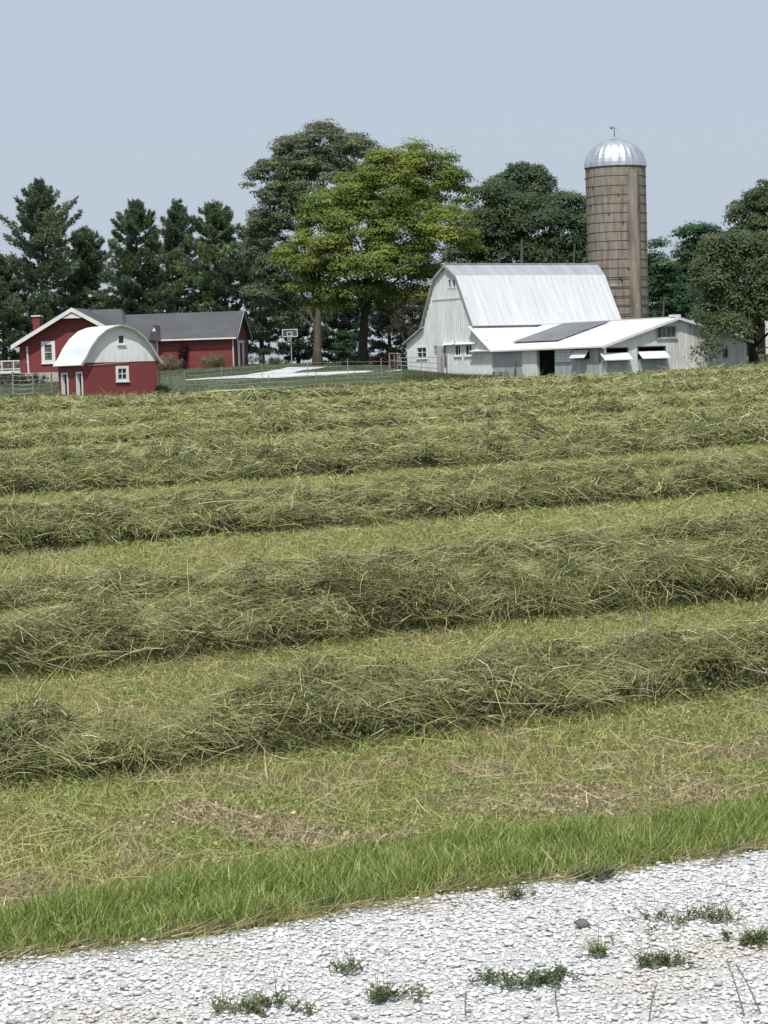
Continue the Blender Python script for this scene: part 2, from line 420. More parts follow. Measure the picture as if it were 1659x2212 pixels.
def ground(x, y):
    x = np.asarray(x, float); y = np.asarray(y, float); shp = np.broadcast(x, y).shape
    x = np.broadcast_to(x, shp).ravel(); y = np.broadcast_to(y, shp).ravel()
    xc = np.clip(x, -75, 75); yc = np.clip(y, -15, 250); z = np.empty(len(x))
    for i in range(0, len(x), 40000):
        s = slice(i, i + 40000)
        r2 = (xc[s, None] - _ctrl[None, :, 0]) ** 2 + (yc[s, None] - _ctrl[None, :, 1]) ** 2
        z[s] = _phi(r2) @ _sol[:_n] + _sol[_n] + _sol[_n + 1] * xc[s] + _sol[_n + 2] * yc[s]
    z *= sstep(11, 20, y)
    far = np.maximum(sstep(215, 330, y), sstep(70, 200, np.abs(x)))
    return (z * (1 - far) + 0.4 * far).reshape(shp)
def gz(x, y): return float(ground(np.array([x]), np.array([y]))[0])

_EX = [-60, -24.6, -11.3, -4.0, 2.2, 7.9, 14.6, 22.4, 28.7, 60]; _EY = [142, 146, 150, 155, 160, 166.5, 163, 166, 171, 173]
def edge(x): return np.interp(x, _EX, _EY)            # far edge of the hay field

TA = 0.483                                            # the lane runs at about 26 degrees
def lane_edge(x): return 6.93 + .45 * np.asarray(x) + 0.06 * np.sin(np.asarray(x) * 1.7) + 0.03 * np.sin(np.asarray(x) * 5.1 + 1)
def verge_edge(x): return 7.70 + 0.53 * np.asarray(x) + 0.09 * np.sin(np.asarray(x) * 2.1 + 2) + 0.05 * np.sin(np.asarray(x) * 6.3)

xs = np.r_[-5000, -2500, -1200, -600, -350, -200, -140, np.arange(-100, 101, 2.0), 140, 200, 350, 600, 1200, 2500, 5000]
ys = np.r_[-300, -120, -60, -30, np.arange(-16, 256, 2.0), 265, 280, 300, 330, 370, 430, 520, 700, 1000, 1600, 2600, 4500, 8000]
X, Y = np.meshgrid(xs, ys); Z = ground(X, Y)
V = np.stack([X, Y, Z], -1).reshape(-1, 3); nx = len(xs); ny = len(ys)
ii, jj = np.meshgrid(np.arange(ny - 1), np.arange(nx - 1), indexing='ij'); a = (ii * nx + jj).ravel()
F = np.stack([a, a + 1, a + nx + 1, a + nx], 1)
cx = V[F].mean(1); is_lawn = (cx[:, 1] > edge(cx[:, 0])) & (cx[:, 1] < 300) & (np.abs(cx[:, 0]) < 150)
tag(mesh_np('field', V, F[~is_lawn], MAT['field'], smooth=True), 'stubble hay field sloping up to the farmyard', 'field', kind='structure')
tag(mesh_np('lawn', V, F[is_lawn], MAT['lawn'], smooth=True), 'green farmyard lawn round the house and barn', 'lawn', kind='structure')

# gravel lane in front
u = np.linspace(-40, 60, 201); t = np.linspace(0, 1, 9)
U_, T_ = np.meshgrid(u, t, indexing='ij')
Yl = lane_edge(U_) - T_ * 9.5
Vl = np.stack([U_, Yl, np.full_like(U_, 0.006)], -1).reshape(-1, 3)
def grid_faces(n, m):
    i, j = np.meshgrid(np.arange(n - 1), np.arange(m - 1), indexing='ij'); a = (i * m + j).ravel()
    return np.stack([a, a + m, a + m + 1, a + 1], 1)
tag(mesh_np('gravel_lane', Vl, grid_faces(201, 9)[:, ::-1], MAT['lane']), 'white gravel lane along the field', 'lane', kind='structure')

# white driveway: two arms laid over the yard
def strip(name, L, Rr, mat, n=26, m=6, dz=0.035):
    L = np.array([P(*q)[:2] for q in L]); Rr = np.array([P(*q)[:2] for q in Rr])
    tt = np.linspace(0, 1, n)
    def rs(A):
        k = np.linspace(0, 1, len(A)); return np.c_[np.interp(tt, k, A[:, 0]), np.interp(tt, k, A[:, 1])]
    l, r = rs(L), rs(Rr); s = np.linspace(0, 1, m)
    G = l[:, None, :] * (1 - s)[None, :, None] + r[:, None, :] * s[None, :, None]
    Vv = np.concatenate([G, (ground(G[..., 0], G[..., 1]) + dz)[..., None]], -1).reshape(-1, 3)
    F_ = grid_faces(n, m)
    nrm = np.cross(Vv[F_[0, 1]] - Vv[F_[0, 0]], Vv[F_[0, 3]] - Vv[F_[0, 0]])
    return mesh_np(name, Vv, F_ if nrm[2] > 0 else F_[:, ::-1], mat)

def hit(xd, yd, d0=150.0, d1=235.0):
    """where the sight line through a survey point comes down on the ground"""
    ds = np.arange(d0, d1, 0.25); d = ray(xd, yd); pts = CAM[None] + d[None] * (ds / d[1])[:, None]
    g = ground(pts[:, 0], pts[:, 1]); below = np.nonzero(pts[:, 2] <= g)[0]
    i = below[0] if len(below) else int(np.argmin(pts[:, 2] - g))
    return float(pts[i, 0]), float(pts[i, 1])
def gp(xd, yd, **k):
    x, y = hit(xd, yd, **k); return (x, y, gz(x, y))

def strip_px(name, top, low, mat, label, cat):
    o = None
    L = [hit(*q) for q in top]; Rr = [hit(*q) for q in low]
    tt = np.linspace(0, 1, 40)
    def rs(A):
        A = np.array(A); k = np.linspace(0, 1, len(A)); return np.c_[np.interp(tt, k, A[:, 0]), np.interp(tt, k, A[:, 1])]
    l, r = rs(L), rs(Rr); s = np.linspace(0, 1, 9)
    G = l[:, None, :] * (1 - s)[None, :, None] + r[:, None, :] * s[None, :, None]
    Vv = np.concatenate([G, (ground(G[..., 0], G[..., 1]) + 0.04)[..., None]], -1).reshape(-1, 3)
    F_ = grid_faces(40, 9); nrm = np.cross(Vv[F_[40, 1]] - Vv[F_[40, 0]], Vv[F_[40, 3]] - Vv[F_[40, 0]])
    return tag(mesh_np(name, Vv, F_ if nrm[2] > 0 else F_[:, ::-1], mat), label, cat, kind='structure')

strip_px('driveway', [(400, 821.5), (470, 816), (526, 811.5), (600, 808.5), (700, 805), (790, 802), (868, 799)],
         [(400, 822.8), (470, 820), (533, 817.5), (600, 818.5), (700, 812), (790, 806), (868, 801.2)], MAT['drive'], 'bright white gravel drive across the farmyard', 'driveway')
strip_px('driveway_branch', [(530, 811), (575, 804), (620, 794.5)], [(632, 807), (655, 801), (706, 793)], MAT['drive'], 'white gravel drive branch leading back towards the trees', 'driveway')
strip_px('dirt_strip', [(402, 850), (480, 844), (560, 841), (640, 838)], [(402, 853), (480, 850.5), (560, 845), (640, 840)], MAT['dirt'], 'strip of bare tan dirt at the field edge', 'dirt')

# ------------------------------------------------------------------ foliage generators
def nz2(seed, scale):
    """smooth pseudo-noise of the plane, about -1..1"""
    r = np.random.default_rng(seed); k = r.normal(size=(14, 2)); k /= np.linalg.norm(k, axis=1, keepdims=True)
    k *= (2 * pi / scale) * r.uniform(0.5, 1.8, (14, 1)); ph = r.uniform(0, 2 * pi, 14); am = r.uniform(0.5, 1, 14); am /= np.sqrt((am ** 2).sum() / 2) * 1.25
    def f(x, y):
        x = np.asarray(x); y = np.asarray(y); o = np.zeros(np.broadcast(x, y).shape)
        for i in range(14): o += am[i] * np.sin(k[i, 0] * x + k[i, 1] * y + ph[i])
        return o
    return f

def unit(v): return v / (np.linalg.norm(v, axis=-1, keepdims=True) + 1e-9)
def rdir(n, r=R): return unit(r.normal(size=(n, 3)))

def ribbons(p, d, L, Wd, bend, side, col, seg=3, tip=0.12):
    """tapered bent blades: base p, direction d, length L, width Wd, end drift `bend`, width direction side"""
    n = len(p); t = np.linspace(0, 1, seg + 1)
    c = p[:, None] + d[:, None] * (L[:, None] * t)[..., None] + bend[:, None] * (t ** 2)[None, :, None]
    wv = (Wd[:, None] * (1 - (1 - tip) * t ** 1.6)[None])[..., None] * 0.5 * side[:, None]
    V = np.stack([c - wv, c + wv], 2).reshape(n, -1, 3)
    b = (np.arange(n) * (2 * (seg + 1)))[:, None, None]; q = np.array([[2 * i, 2 * i + 1, 2 * i + 3, 2 * i + 2] for i in range(seg)])[None]
    F = (b + q).reshape(-1, 4)
    C = np.repeat(col[:, None, :], 2 * (seg + 1), 1)
    return V.reshape(-1, 3), F, C.reshape(-1, 3)

def leaf_quads(p, nrm, size, col, aspect=0.62, r=R, fold=0.0):
    n = len(p); a = unit(np.cross(nrm, rdir(n, r))); b = np.cross(nrm, a)
    s = size[:, None]
    V = np.stack([p - a * s * 0.5, p + b * s * 0.5 * aspect, p + a * s * 0.5, p - b * s * 0.5 * aspect], 1)
    F = np.arange(4 * n).reshape(n, 4); C = np.repeat(col[:, None], 4, 1)
    return V.reshape(-1, 3), F, C.reshape(-1, 3)

def join(parts):
    V, F, C, o = [], [], [], 0
    for v, f, c in parts:
        V.append(v); F.append(f + o); C.append(c); o += len(v)
    return np.concatenate(V), np.concatenate(F), np.concatenate(C)

def hue(base, n, r, bright=0.2, yellow=0.1):
    c = np.array(base)[None] * np.exp(r.normal(0, bright, (n, 1)))
    y = r.normal(0, yellow, (n, 1)); return np.clip(c * (1 + y * np.array([[1.0, 0.25, -0.8]])), 0.004, 0.9)

def broadleaf(name, label, group, base, dep, ells, col, leaf=0.26, n_leaf=30000, trunk_r=0.35, bark='bark', clump=0.85, loose=0.0,
              seed=1, trunk_to=None, thick=0.85, droop=0.0, yellow=0.08, limbs=14, drift=None, up=0.5, trunk_pts=None, infl=(1.0, 1.0)):
    """ells: (x, y, rx, ry[, depth shift]) in survey units at depth dep; each gets a real thickness of thick*rx"""
    r = np.random.default_rng(seed); k = dep / FD
    bx, by, bz = base; root = empty(name, (bx, by, bz - 0.15)); tag(root, label, 'tree', group)
    O = np.array([bx, by, bz - 0.15])
    vol = np.array([e[2] * e[3] * min(e[2], e[3]) ** 0.6 for e in ells]); vol = vol / vol.sum()
    cl = []
    for e, vfrac in zip(ells, vol):
        c = P(e[0], e[1], dep + (e[4] if len(e) > 4 else 0.0)); rx, rz = e[2] * k * infl[0], e[3] * k * infl[1]; ry = min(rx, rz) * thick + 0.15 * rx
        per = 15.0 * (clump * 1.05 / leaf) ** 2 * (1 - .5 * loose)
        m = max(5, int(n_leaf * vfrac / per)); q = rdir(m, r); q[:, 2] = np.where(q[:, 2] < -0.55, -q[:, 2], q[:, 2]); q *= r.uniform(0.35, 1.0, (m, 1)) ** 0.45
        wob = 1 + 0.14 * np.sin(q[:, :1] * 5 + seed) * np.sin(q[:, 2:3] * 4.3 + seed * 2.1)
        cl.append(c + q * wob * np.array([rx, ry, rz]))
    cl = np.concatenate(cl); m = len(cl)
    rc = clump * np.exp(r.normal(0, .32, m)).clip(.45, 1.7); nl = np.maximum(10, (15.0 * (rc / leaf) ** 2 * r.uniform(.75, 1.25, m) * (1 - loose * r.uniform(0, 1, m)))).astype(int)
    idx = np.repeat(np.arange(m), nl); n = len(idx)
    dv = rdir(n, r); dv[:, 2] = np.where(dv[:, 2] < -0.3, -dv[:, 2] * 0.6, dv[:, 2])
    lob = 1 + 0.22 * np.sin(dv[:, 0] * 4.2 + idx) * np.sin(dv[:, 1] * 4.6 + idx * 1.7) + 0.12 * np.sin(dv[:, 2] * 9 + idx)
    rad = np.where(r.uniform(size=n) < .82, r.uniform(.78, 1.06, n), r.uniform(.2, .9, n)) * lob
    pos = cl[idx] + dv * (rad * rc[idx])[:, None] * np.array([1, 1, 0.66])
    if droop: pos[:, 2] -= droop * rad ** 2 * rc[idx] * r.uniform(0.3, 1.4, n)
    nrm = unit(unit(dv * np.array([1, 1, 1.5])) * 0.9 + rdir(n, r) * 0.42 + np.array([0, 0, up * .55]))
    cc = hue(col, m, r, 0.16, yellow)
    if drift is not None:
        g = np.clip(nz2(seed + 50, 6.0)(cl[:, 0], cl[:, 2]) * 0.7 + 0.1, 0, 1)[:, None]; cc = cc * (1 - g) + g * np.array(drift)[None] * np.exp(r.normal(0, .15, (m, 1)))
    lc = cc[idx] * np.exp(r.normal(0, 0.11, (n, 1)))
    Vv, Ff, Cc = leaf_quads(pos - O, nrm, leaf * r.uniform(0.6, 1.3, n), lc, r=r)
    mesh_np('crown', Vv, Ff, MAT['leaf'], root, Cc)
    tb = MB(); top = np.array(trunk_to if trunk_to is not None else cl.mean(0)) - O
    H = top[2]
    if trunk_pts is not None: pts = [np.array(p) - O for p in trunk_pts]; pts[0][2] = -0.3
    else: pts = [np.array([top[0] * s ** 1.5 + 0.15 * math.sin(4 * s + seed) * s, top[1] * s ** 1.5, -0.3 + (H + 0.3) * s]) for s in np.linspace(0, 1, 8)]
    rr = [trunk_r * (1.35 if i == 0 else 1.0 - 0.88 * (i / (len(pts) - 1)) ** .8) for i in range(len(pts))]
    tb.tube(pts, rr, 10)
    for j in r.choice(m, min(limbs, m), replace=False):
        e = cl[j] - O; s = r.uniform(0.3, 0.85); i = int(s * (len(pts) - 1)); st = np.array(pts[i])
        mid = (st + e) / 2 + np.array([0, 0, 0.08 * np.linalg.norm(e - st)]) * r.uniform(0.2, 1.0)
        e = st + (e - st) * 0.85; r0 = min(rr[i] * 0.45, 0.016 * np.linalg.norm(e - st) + 0.03); tb.tube([st, st + (mid - st) * .5 + r.normal(0, .1, 3), mid, mid + (e - mid) * .5 + r.normal(0, .15, 3), e], [r0, r0 * .8, r0 * .6, r0 * .4, 0.02], 6)
    tb.build('trunk', MAT[bark], root, smooth=True)
    return root

def pine(name, label, group, apex, dep, halfw, base_xy=None, col=(0.030, 0.050, 0.028), seed=1, bare=0.12, dens=1.0, ragged=0.35, taper=0.75, up=0.35, trunk_r=0.28, gap=0.62):
    """white pine: straight trunk, whorls of flat plumed boughs, long needles in tufts"""
    r = np.random.default_rng(seed); k = dep / FD; top = P(apex[0], apex[1], dep)
    bx = top[0] + (base_xy or 0.0); by = top[1]; bz = gz(bx, by)
    root = empty(name, (bx, by, bz - 0.15)); tag(root, label, 'pine tree', group); O = np.array([bx, by, bz - 0.15])
    H = top[2] - bz; W = halfw * k * 1.02; gap = gap * .92; tb = MB()
    lean = lambda z: np.array([(top[0] - bx) * (z / H), 0, z])
    tb.tube([lean(H * s) + np.array([0, 0, -0.4 if s == 0 else 0]) for s in np.linspace(0, 1, 9)], [trunk_r * (1.2 if i == 0 else 1 - 0.93 * i / 8) for i in range(9)], 9)
    P_, D_, L_, C_ = [], [], [], []
    z = H * bare
    while z < H - 0.2:
        f = (z - H * bare) / (H * (1 - bare)); prof = (1 - f) ** taper * min(1.0, 0.55 + 1.5 * f) + 0.04
        nb = r.integers(5, 8); a0 = r.uniform(0, 2 * pi)
        for b in range(nb):
            if r.uniform() < 0.10: continue
            a = a0 + 2 * pi * b / nb + r.normal(0, 0.25); Lb = max(0.35, W * prof * np.exp(r.normal(-0.08, ragged)))
            Lb = min(Lb, W * 1.4)
            el = up * (0.2 + 1.6 * f) + r.normal(0, 0.10); zz = z + r.normal(0, 0.12); Lb = min(Lb, max(.3, (H - zz) * .92 / (math.tan(max(el, 0)) + .40)))
            h = np.array([math.cos(a), math.sin(a), 0.0]); st = lean(zz)
            tt = np.linspace(0, 1, 6); cur = st[None] + h[None] * (Lb * tt)[:, None] + np.array([0, 0, 1.0])[None] * (Lb * (math.tan(el) * tt + 0.22 * tt ** 2.5 - 0.16 * tt))[:, None]
            r0 = 0.02 + 0.014 * Lb; tb.tube(cur, [r0 * (1 - 0.85 * i / 5) for i in range(6)], 5)
            nt_ = int(Lb * 30 * dens) + 8; s = r.uniform(0.22, 1.0, nt_) ** 0.75
            ci = np.stack([np.interp(s, tt, cur[:, q]) for q in range(3)], 1)
            lat = np.array([-h[1], h[0], 0.0]); sp = (0.10 + 0.26 * Lb * np.clip(1.15 - s, 0.12, 0.6) * 1.5)
            off = r.uniform(-1, 1, nt_) * sp; ci = ci + lat[None] * off[:, None] + h[None] * (np.abs(off) * 0.3)[:, None]; ci[:, 2] += r.normal(0.03, 0.14, nt_)
            dirn = unit(h[None] * 0.8 + lat[None] * (np.sign(off) * 0.45)[:, None] + np.array([0, 0, 0.55])[None] + r.normal(0, 0.25, (nt_, 3)))
            P_.append(ci); D_.append(dirn); C_.append(np.repeat(hue(col, 1, r, 0.22, 0.08), nt_, 0) * np.exp(r.normal(0, 0.15, (nt_, 1))))
        z += gap * r.uniform(0.75, 1.3) * (1.0 - 0.45 * f)
    p = np.concatenate(P_) ; d = np.concatenate(D_); c = np.concatenate(C_); n = len(p); NN = 7
    pp = np.repeat(p, NN, 0); dd = unit(np.repeat(d, NN, 0) + r.normal(0, 0.42, (n * NN, 3))); ln = r.uniform(0.22, 0.42, n * NN)
    sd_ = unit(np.cross(dd, rdir(n * NN, r))) * 0.045
    V = np.stack([pp - sd_, pp + sd_, pp + dd * ln[:, None]], 1).reshape(-1, 3)
    mesh_np('crown', V, np.arange(len(V)).reshape(-1, 3), MAT['needle'], root, np.repeat(np.repeat(c, NN, 0), 3, 0))
    tb.build('trunk', MAT['bark'], root, smooth=True)
    return root

def shrub(name, label, base, rx, rz, col, n=1400, leaf=0.09, seed=3, cat='shrub', group=None, stems=7, up=0.6, flat=1.0, bark='bark', mound=0.0, blade=False):
    r = np.random.default_rng(seed); x, y, z = base; root = empty(name, (x, y, z - 0.03)); tag(root, label, cat, group)
    m = max(5, n // 30); q = rdir(m, r) * (r.uniform(0.05, 1, (m, 1)) ** (1 / 2.5)); q[:, 2] = np.abs(q[:, 2]) if mound else q[:, 2] * 0.5 + 0.5
    cl = q * np.array([rx, rx * 0.8 * flat, rz]) + np.array([0, 0, 0.05])
    idx = np.repeat(np.arange(m), 30); N = len(idx); dv = rdir(N, r)
    pos = cl[idx] + dv * (0.22 * min(rx, rz) + 0.05) * r.uniform(0.2, 1, (N, 1)); pos[:, 2] = np.maximum(pos[:, 2], 0.01)
    cc = hue(col, m, r, 0.2, 0.08)[idx] * np.exp(r.normal(0, 0.15, (N, 1)))
    if blade:
        d = unit(pos * np.array([1, 1, 0.4]) + np.array([0, 0, 0.7 * rz]) + r.normal(0, 0.25 * rx, (N, 3)))
        V, F, C = ribbons(pos * np.array([0.8, 0.8, 0.5]), d, leaf * r.uniform(2.5, 6, N), leaf * 0.35 * np.ones(N), np.array([0, 0, -1.0])[None] * leaf * r.uniform(0.5, 2.5, (N, 1)), unit(np.cross(d, rdir(N, r))), cc, 2)
    else: V, F, C = leaf_quads(pos, unit(dv + rdir(N, r) * 0.6 + np.array([0, 0, up])), leaf * r.uniform(0.6, 1.4, N), cc, r=r)
    mesh_np('foliage', V, F, MAT['leaf'], root, C)
    if stems:
        tb = MB()
        for j in r.choice(m, min(stems, m), replace=False):
            e = cl[j]; tb.tube([(r.normal(0, .05), r.normal(0, .05), -0.15), e * np.array([.4, .4, .55]), e], [0.02, 0.014, 0.006], 5)
        tb.build('stem', MAT[bark], root)
    return root

# ------------------------------------------------------------------ white barn (own axes: x along its front, y to the back)
ALB = math.radians(31)
bp0 = P(1066, 817, 182.0); BZ = float(bp0[2]); BF = Frame((bp0[0], bp0[1], BZ), ALB)
barn = empty('white_barn', BF.o, ALB)
tag(barn, 'tall white gambrel barn with metal roof and lean-tos, standing by the silo', 'barn')
BL = 14.6; Y1, YM, Y2, Y3 = 2.85, 6.5, 10.15, 13.0
ZE, ZK, ZP, ZL, ZJ, ZLB = 4.55, 8.38, 9.36, 2.40, 4.22, 3.18          # eave, knee, peak, lean-to eave/top, back lean-to eave
KY = 1.72
def gx(xd, yd): return BF.on_x(0.0, xd, yd)
def rect_x(fr, v, x0, x1, y0, y1):
    a = fr.on_x(v, x0, y1); b = fr.on_x(v, x1, y0); c = fr.on_x(v, x0, y0); d = fr.on_x(v, x1, y1)
    return (0.5 * (a[0] + c[0]), 0.5 * (b[0] + d[0]), 0.5 * (a[1] + d[1]), 0.5 * (b[1] + c[1]))
def rect_y(fr, v, x0, x1, y0, y1):
    a = fr.on_y(v, x0, y1); b = fr.on_y(v, x1, y0); c = fr.on_y(v, x0, y0); d = fr.on_y(v, x1, y1)
    return (0.5 * (a[0] + c[0]), 0.5 * (b[0] + d[0]), 0.5 * (a[1] + d[1]), 0.5 * (b[1] + c[1]))
W0, W1 = (0.0, Y3), (0.0, 0.0)             # gable wall walked from its back corner to the near one
def gh(x0, x1, y0, y1):                    # picture box -> hole in the gable wall (u measured from the back corner)
    ya, yb, z0, z1 = rect_x(BF, 0.0, x0, x1, y0, y1); return (Y3 - ya, Y3 - yb, z0, z1)
H_left = gh(902, 921.6, 751, 771.5); H_a = gh(983.7, 995.3, 746.5, 766.5); H_b = gh(1006.4, 1019.8, 745.5, 766)
H_l1 = gh(969.2, 974.6, 603.5, 621); H_l2 = gh(978.6, 984.0, 603.5, 621); H_v = gh(1046, 1052, 734, 750); H_s = gh(937.6, 944.6, 748, 767); H_u = gh(915, 919, 700, 713)
gprof = [(0, ZLB), (Y3 - Y2, ZJ + 0.15), (Y3 - Y2 + 0.001, ZE), (Y3 - (YM + KY), ZK), (Y3 - YM, ZP), (Y3 - (YM - KY), ZK), (Y3 - Y1 - 0.001, ZE), (Y3 - Y1, ZJ), (Y3, ZL)]
mb = MB(); holes = [H_left, H_a, H_b, H_l1, H_l2, H_v, H_s]
wall(mb, W0, W1, gprof, 0.15, holes, ribs=0.30, rib_d=0.055, rib_w=0.12)
wall(mb, (BL, 0), (BL, Y3), [(Y3 - a, b) for a, b in gprof[::-1]], 0.15)
wall(mb, (0.152, 0), (BL - 0.152, 0), [(0, ZL), (BL, ZL)], 0.15); wall(mb, (BL - 0.152, Y3), (0.152, Y3), [(0, ZLB), (BL, ZLB)], 0.15)
mb.build('wall', MAT['white'], barn)
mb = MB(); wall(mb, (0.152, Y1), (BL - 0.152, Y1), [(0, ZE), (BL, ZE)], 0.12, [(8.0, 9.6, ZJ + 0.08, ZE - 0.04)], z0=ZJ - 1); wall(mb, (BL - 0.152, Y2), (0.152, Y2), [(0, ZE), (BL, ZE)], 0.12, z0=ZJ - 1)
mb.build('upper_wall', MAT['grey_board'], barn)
OV = 0.22
mb = MB(); mb.slab([(-OV, YM - KY, ZK), (BL + OV, YM - KY, ZK), (BL + OV + 0.55, YM, ZP + 0.05), (-OV, YM, ZP + 0.05)], 0.08)
mb.slab([(-OV, YM + 0.002, ZP + 0.045), (BL + OV + 0.55, YM + 0.002, ZP + 0.045), (BL + OV, YM + KY, ZK), (-OV, YM + KY, ZK)], 0.08)
for i in range(36):
    x = i * 0.41 + 0.05; mb.hexa([(x, YM - KY + .02, ZK + .006), (x + .05, YM - KY + .02, ZK + .006), (x + .05, YM, ZP + .052), (x, YM, ZP + .052)], [(x + .01, YM - KY + .02, ZK + .035), (x + .04, YM - KY + .02, ZK + .035), (x + .04, YM, ZP + .08), (x + .01, YM, ZP + .08)])
mb.box(-OV, BL + OV + 0.5, YM - 0.13, YM + 0.13, ZP + 0.03, ZP + 0.11)
mb.build('upper_roof', MAT['upper_roof'], barn)
mb = MB(); ye = Y1 - 0.42; ze = ZE - 0.42 * (ZK - ZE) / (YM - KY - Y1) * 0.35
mb.slab([(-OV, ye, ze), (BL + OV, ye, ze), (BL + OV, YM - KY - 0.02, ZK + 0.02), (-OV, YM - KY - 0.02, ZK + 0.02)], 0.07)
mb.slab([(-OV, YM + KY + 0.02, ZK + 0.02), (BL + OV, YM + KY + 0.02, ZK + 0.02), (BL + OV, 2 * YM - ye, ze), (-OV, 2 * YM - ye, ze)], 0.07)
for i in range(25):
    x = i * 0.6 + 0.1; a = 0.02
    mb.hexa([(x, ye + a, ze + .01), (x + .07, ye + a, ze + .01), (x + .07, YM - KY - .04, ZK + .012), (x, YM - KY - .04, ZK + .012)], [(x + .015, ye + a - .03, ze + .035), (x + .055, ye + a - .03, ze + .035), (x + .055, YM - KY - .07, ZK + .04), (x + .015, YM - KY - .07, ZK + .04)])
rf = mb.build('roof', MAT['white_roof'], barn)
mb = MB()
for s_ in (1, -1):
    yy = lambda y: YM + s_ * (y - YM)
    a = [(-OV - .04, yy(YM), ZP + .03), (-OV - .04, yy(YM - KY), ZK), (-OV - .04, yy(ye), ze)]
    for p, q in ((a[0], a[1]), (a[1], a[2])):
        b = [p, q, (q[0], q[1], q[2] - .22), (p[0], p[1], p[2] - .22)]
        mb.hexa(b, [(v[0] + .035, v[1], v[2]) for v in b])
mb.build('rake_board', MAT['grey_trim'], barn)
# lean-to roofs
mb = MB(); sl = (ZJ - ZL) / Y1
mb.slab([(-0.45, -0.4, ZL - 0.4 * sl + .03), (BL + .2, -0.4, ZL - 0.4 * sl + .03), (BL + .2, Y1 - .005, ZJ + .03), (-0.45, Y1 - .005, ZJ + .03)], 0.08)
mb.build('lean_to_roof', MAT['wing_roof'], barn)
mb = MB(); sb = (ZJ + .15 - ZLB) / (Y3 - Y2)
mb.slab([(-0.3, Y2 + .005, ZJ + .19), (BL + .2, Y2 + .005, ZJ + .19), (BL + .2, Y3 + .35, ZLB + .04 - .35 * sb), (-0.3, Y3 + .35, ZLB + .04 - .35 * sb)], 0.12)
mb.build('lean_to_roof', MAT['grey_trim'], barn)
# windows
for (h, nv, nh) in ((H_left, 1, 1), (H_a, 1, 0), (H_b, 1, 0), (H_l1, 0, 0), (H_l2, 0, 0)):
    window(barn, W0, W1, *h, frame_w=0.12 if h not in (H_l1, H_l2) else 0.07, nv=nv, nh=nh, sill=h not in (H_l1, H_l2))
for h in (H_v, H_s):
    mb = MB(); n_ = 7
    for i in range(n_):
        z = h[2] + (h[3] - h[2]) * (i + .5) / n_; a, b = Y3 - h[0], Y3 - h[1]
        mb.hexa([(.02, a, z - .05), (.02, b, z - .05), (.10, b, z + .05), (.10, a, z + .05)], [(.02, a, z - .03), (.02, b, z - .03), (.10, b, z + .07), (.10, a, z + .07)])
    mb.box(.03, .09, b - .005, b + .03, h[2] + .01, h[3] - .01); mb.box(.03, .09, a - .03, a + .005, h[2] + .01, h[3] - .01)
    mb.build('louvre_vent', MAT['grey_board'], barn)
# trim bands across the gable and the little canopy over the near windows
mb = MB(); y_a, z_a = gx(934, 647.5); y_b, z_b = gx(1008, 645)
mb.box(-.075, -.038, min(y_a, y_b), max(y_a, y_b), z_a - .06, z_a + .06)
mb.build('trim_band', MAT['trim'], barn)
mb = MB(); y_a, z_a = gx(960, 743.5); y_b, z_b = gx(1030, 742)
mb.hexa([(-.30, y_b, z_a - .10), (-.30, y_a, z_a - .10), (.0, y_a, z_a + .02), (.0, y_b, z_a + .02)], [(-.30, y_b, z_a - .05), (-.30, y_a, z_a - .05), (.0, y_a, z_a + .08), (.0, y_b, z_a + .08)])
mb.build('canopy', MAT['trim'], barn)
d0 = gx(959.5, 769); d1 = gx(964.5, 744)
mb = MB(); mb.box(-.05, -.037, d1[0], d0[0], d0[1] - .9, d1[1] - .1); mb.build('door_edge', MAT['dark_wood'], barn)
d0 = gx(946, 800); d1 = gx(958, 748)
mb = MB(); mb.box(-.07, -.04, min(d0[0], d1[0]), max(d0[0], d1[0]), 0.25, d1[1]); db = mb.build('door', MAT['grey_board'], barn)
mb = MB(); yy = (d0[0] + d1[0]) / 2 - .35; mb.box(-.11, -.07, yy, yy + .05, 1.4, 1.65); mb.build('handle', MAT['dark_wood'], db)
a = gx(985.5, 740)
mb = MB(); mb.bar((-.04, a[0], a[1]), (-.30, a[0], a[1] + .12), .02); mb.bar((-.30, a[0], a[1] + .14), (-.30, a[0], a[1] - .05), .05, 8, .16); mb.build('barn_lamp', MAT['galv'], barn)

# ------------------------------------------------------------------ cattle shed, the long low wing running forward from the barn
WL, WW = 14.85, 13.6
wo = BF.world((0.0, -WL, 0)); WZ = P(1279, 810, wo[1])[2]; WF = Frame((wo[0], wo[1], WZ), ALB)
wing = empty('cattle_shed', WF.o, ALB)
tag(wing, 'long low white shed with open flap windows, joined to the front of the barn', 'shed')
zE, zP = 2.20, 4.10; g_sl = (zP - zE) / (WW / 2)
def wh(x0, x1, y0, y1): return rect_y(WF, 0.0, x0, x1, y0, y1)
O1 = wh(1297, 1355.5, 752.5, 780.5); O2 = wh(1378.5, 1436.5, 749.2, 777.2); O3 = wh(1420, 1459.5, 706, 728.5); O4 = wh(1561.5, 1571.5, 752.5, 772)
mb = MB(); fp = [(0, zE), (WW / 2, zP), (WW, zE + .12)]
cut = WF.on_y(0.0, 1533, 760)[0]
wall(mb, (0, 0), (WW, 0), fp, 0.14, [O1, O2, O3, O4], ribs=0.62, rib_d=0.03, rib_w=0.07)
wall(mb, (WW, 0.142), (WW, WL), [(0, zE), (WL, zE)], 0.14)
mb.build('wall', MAT['white_wing'], wing)
dr = rect_x(WF, 0.0, 1162.5, 1198, 757, 808); fl = rect_x(WF, 0.0, 1241, 1273, 753, 776)
lw = lambda r_: (WL - r_[0], WL - r_[1], r_[2], r_[3])
Dh = lw(dr); Dh = (Dh[0], Dh[1], -0.5, Dh[3]); Fh = lw(fl)
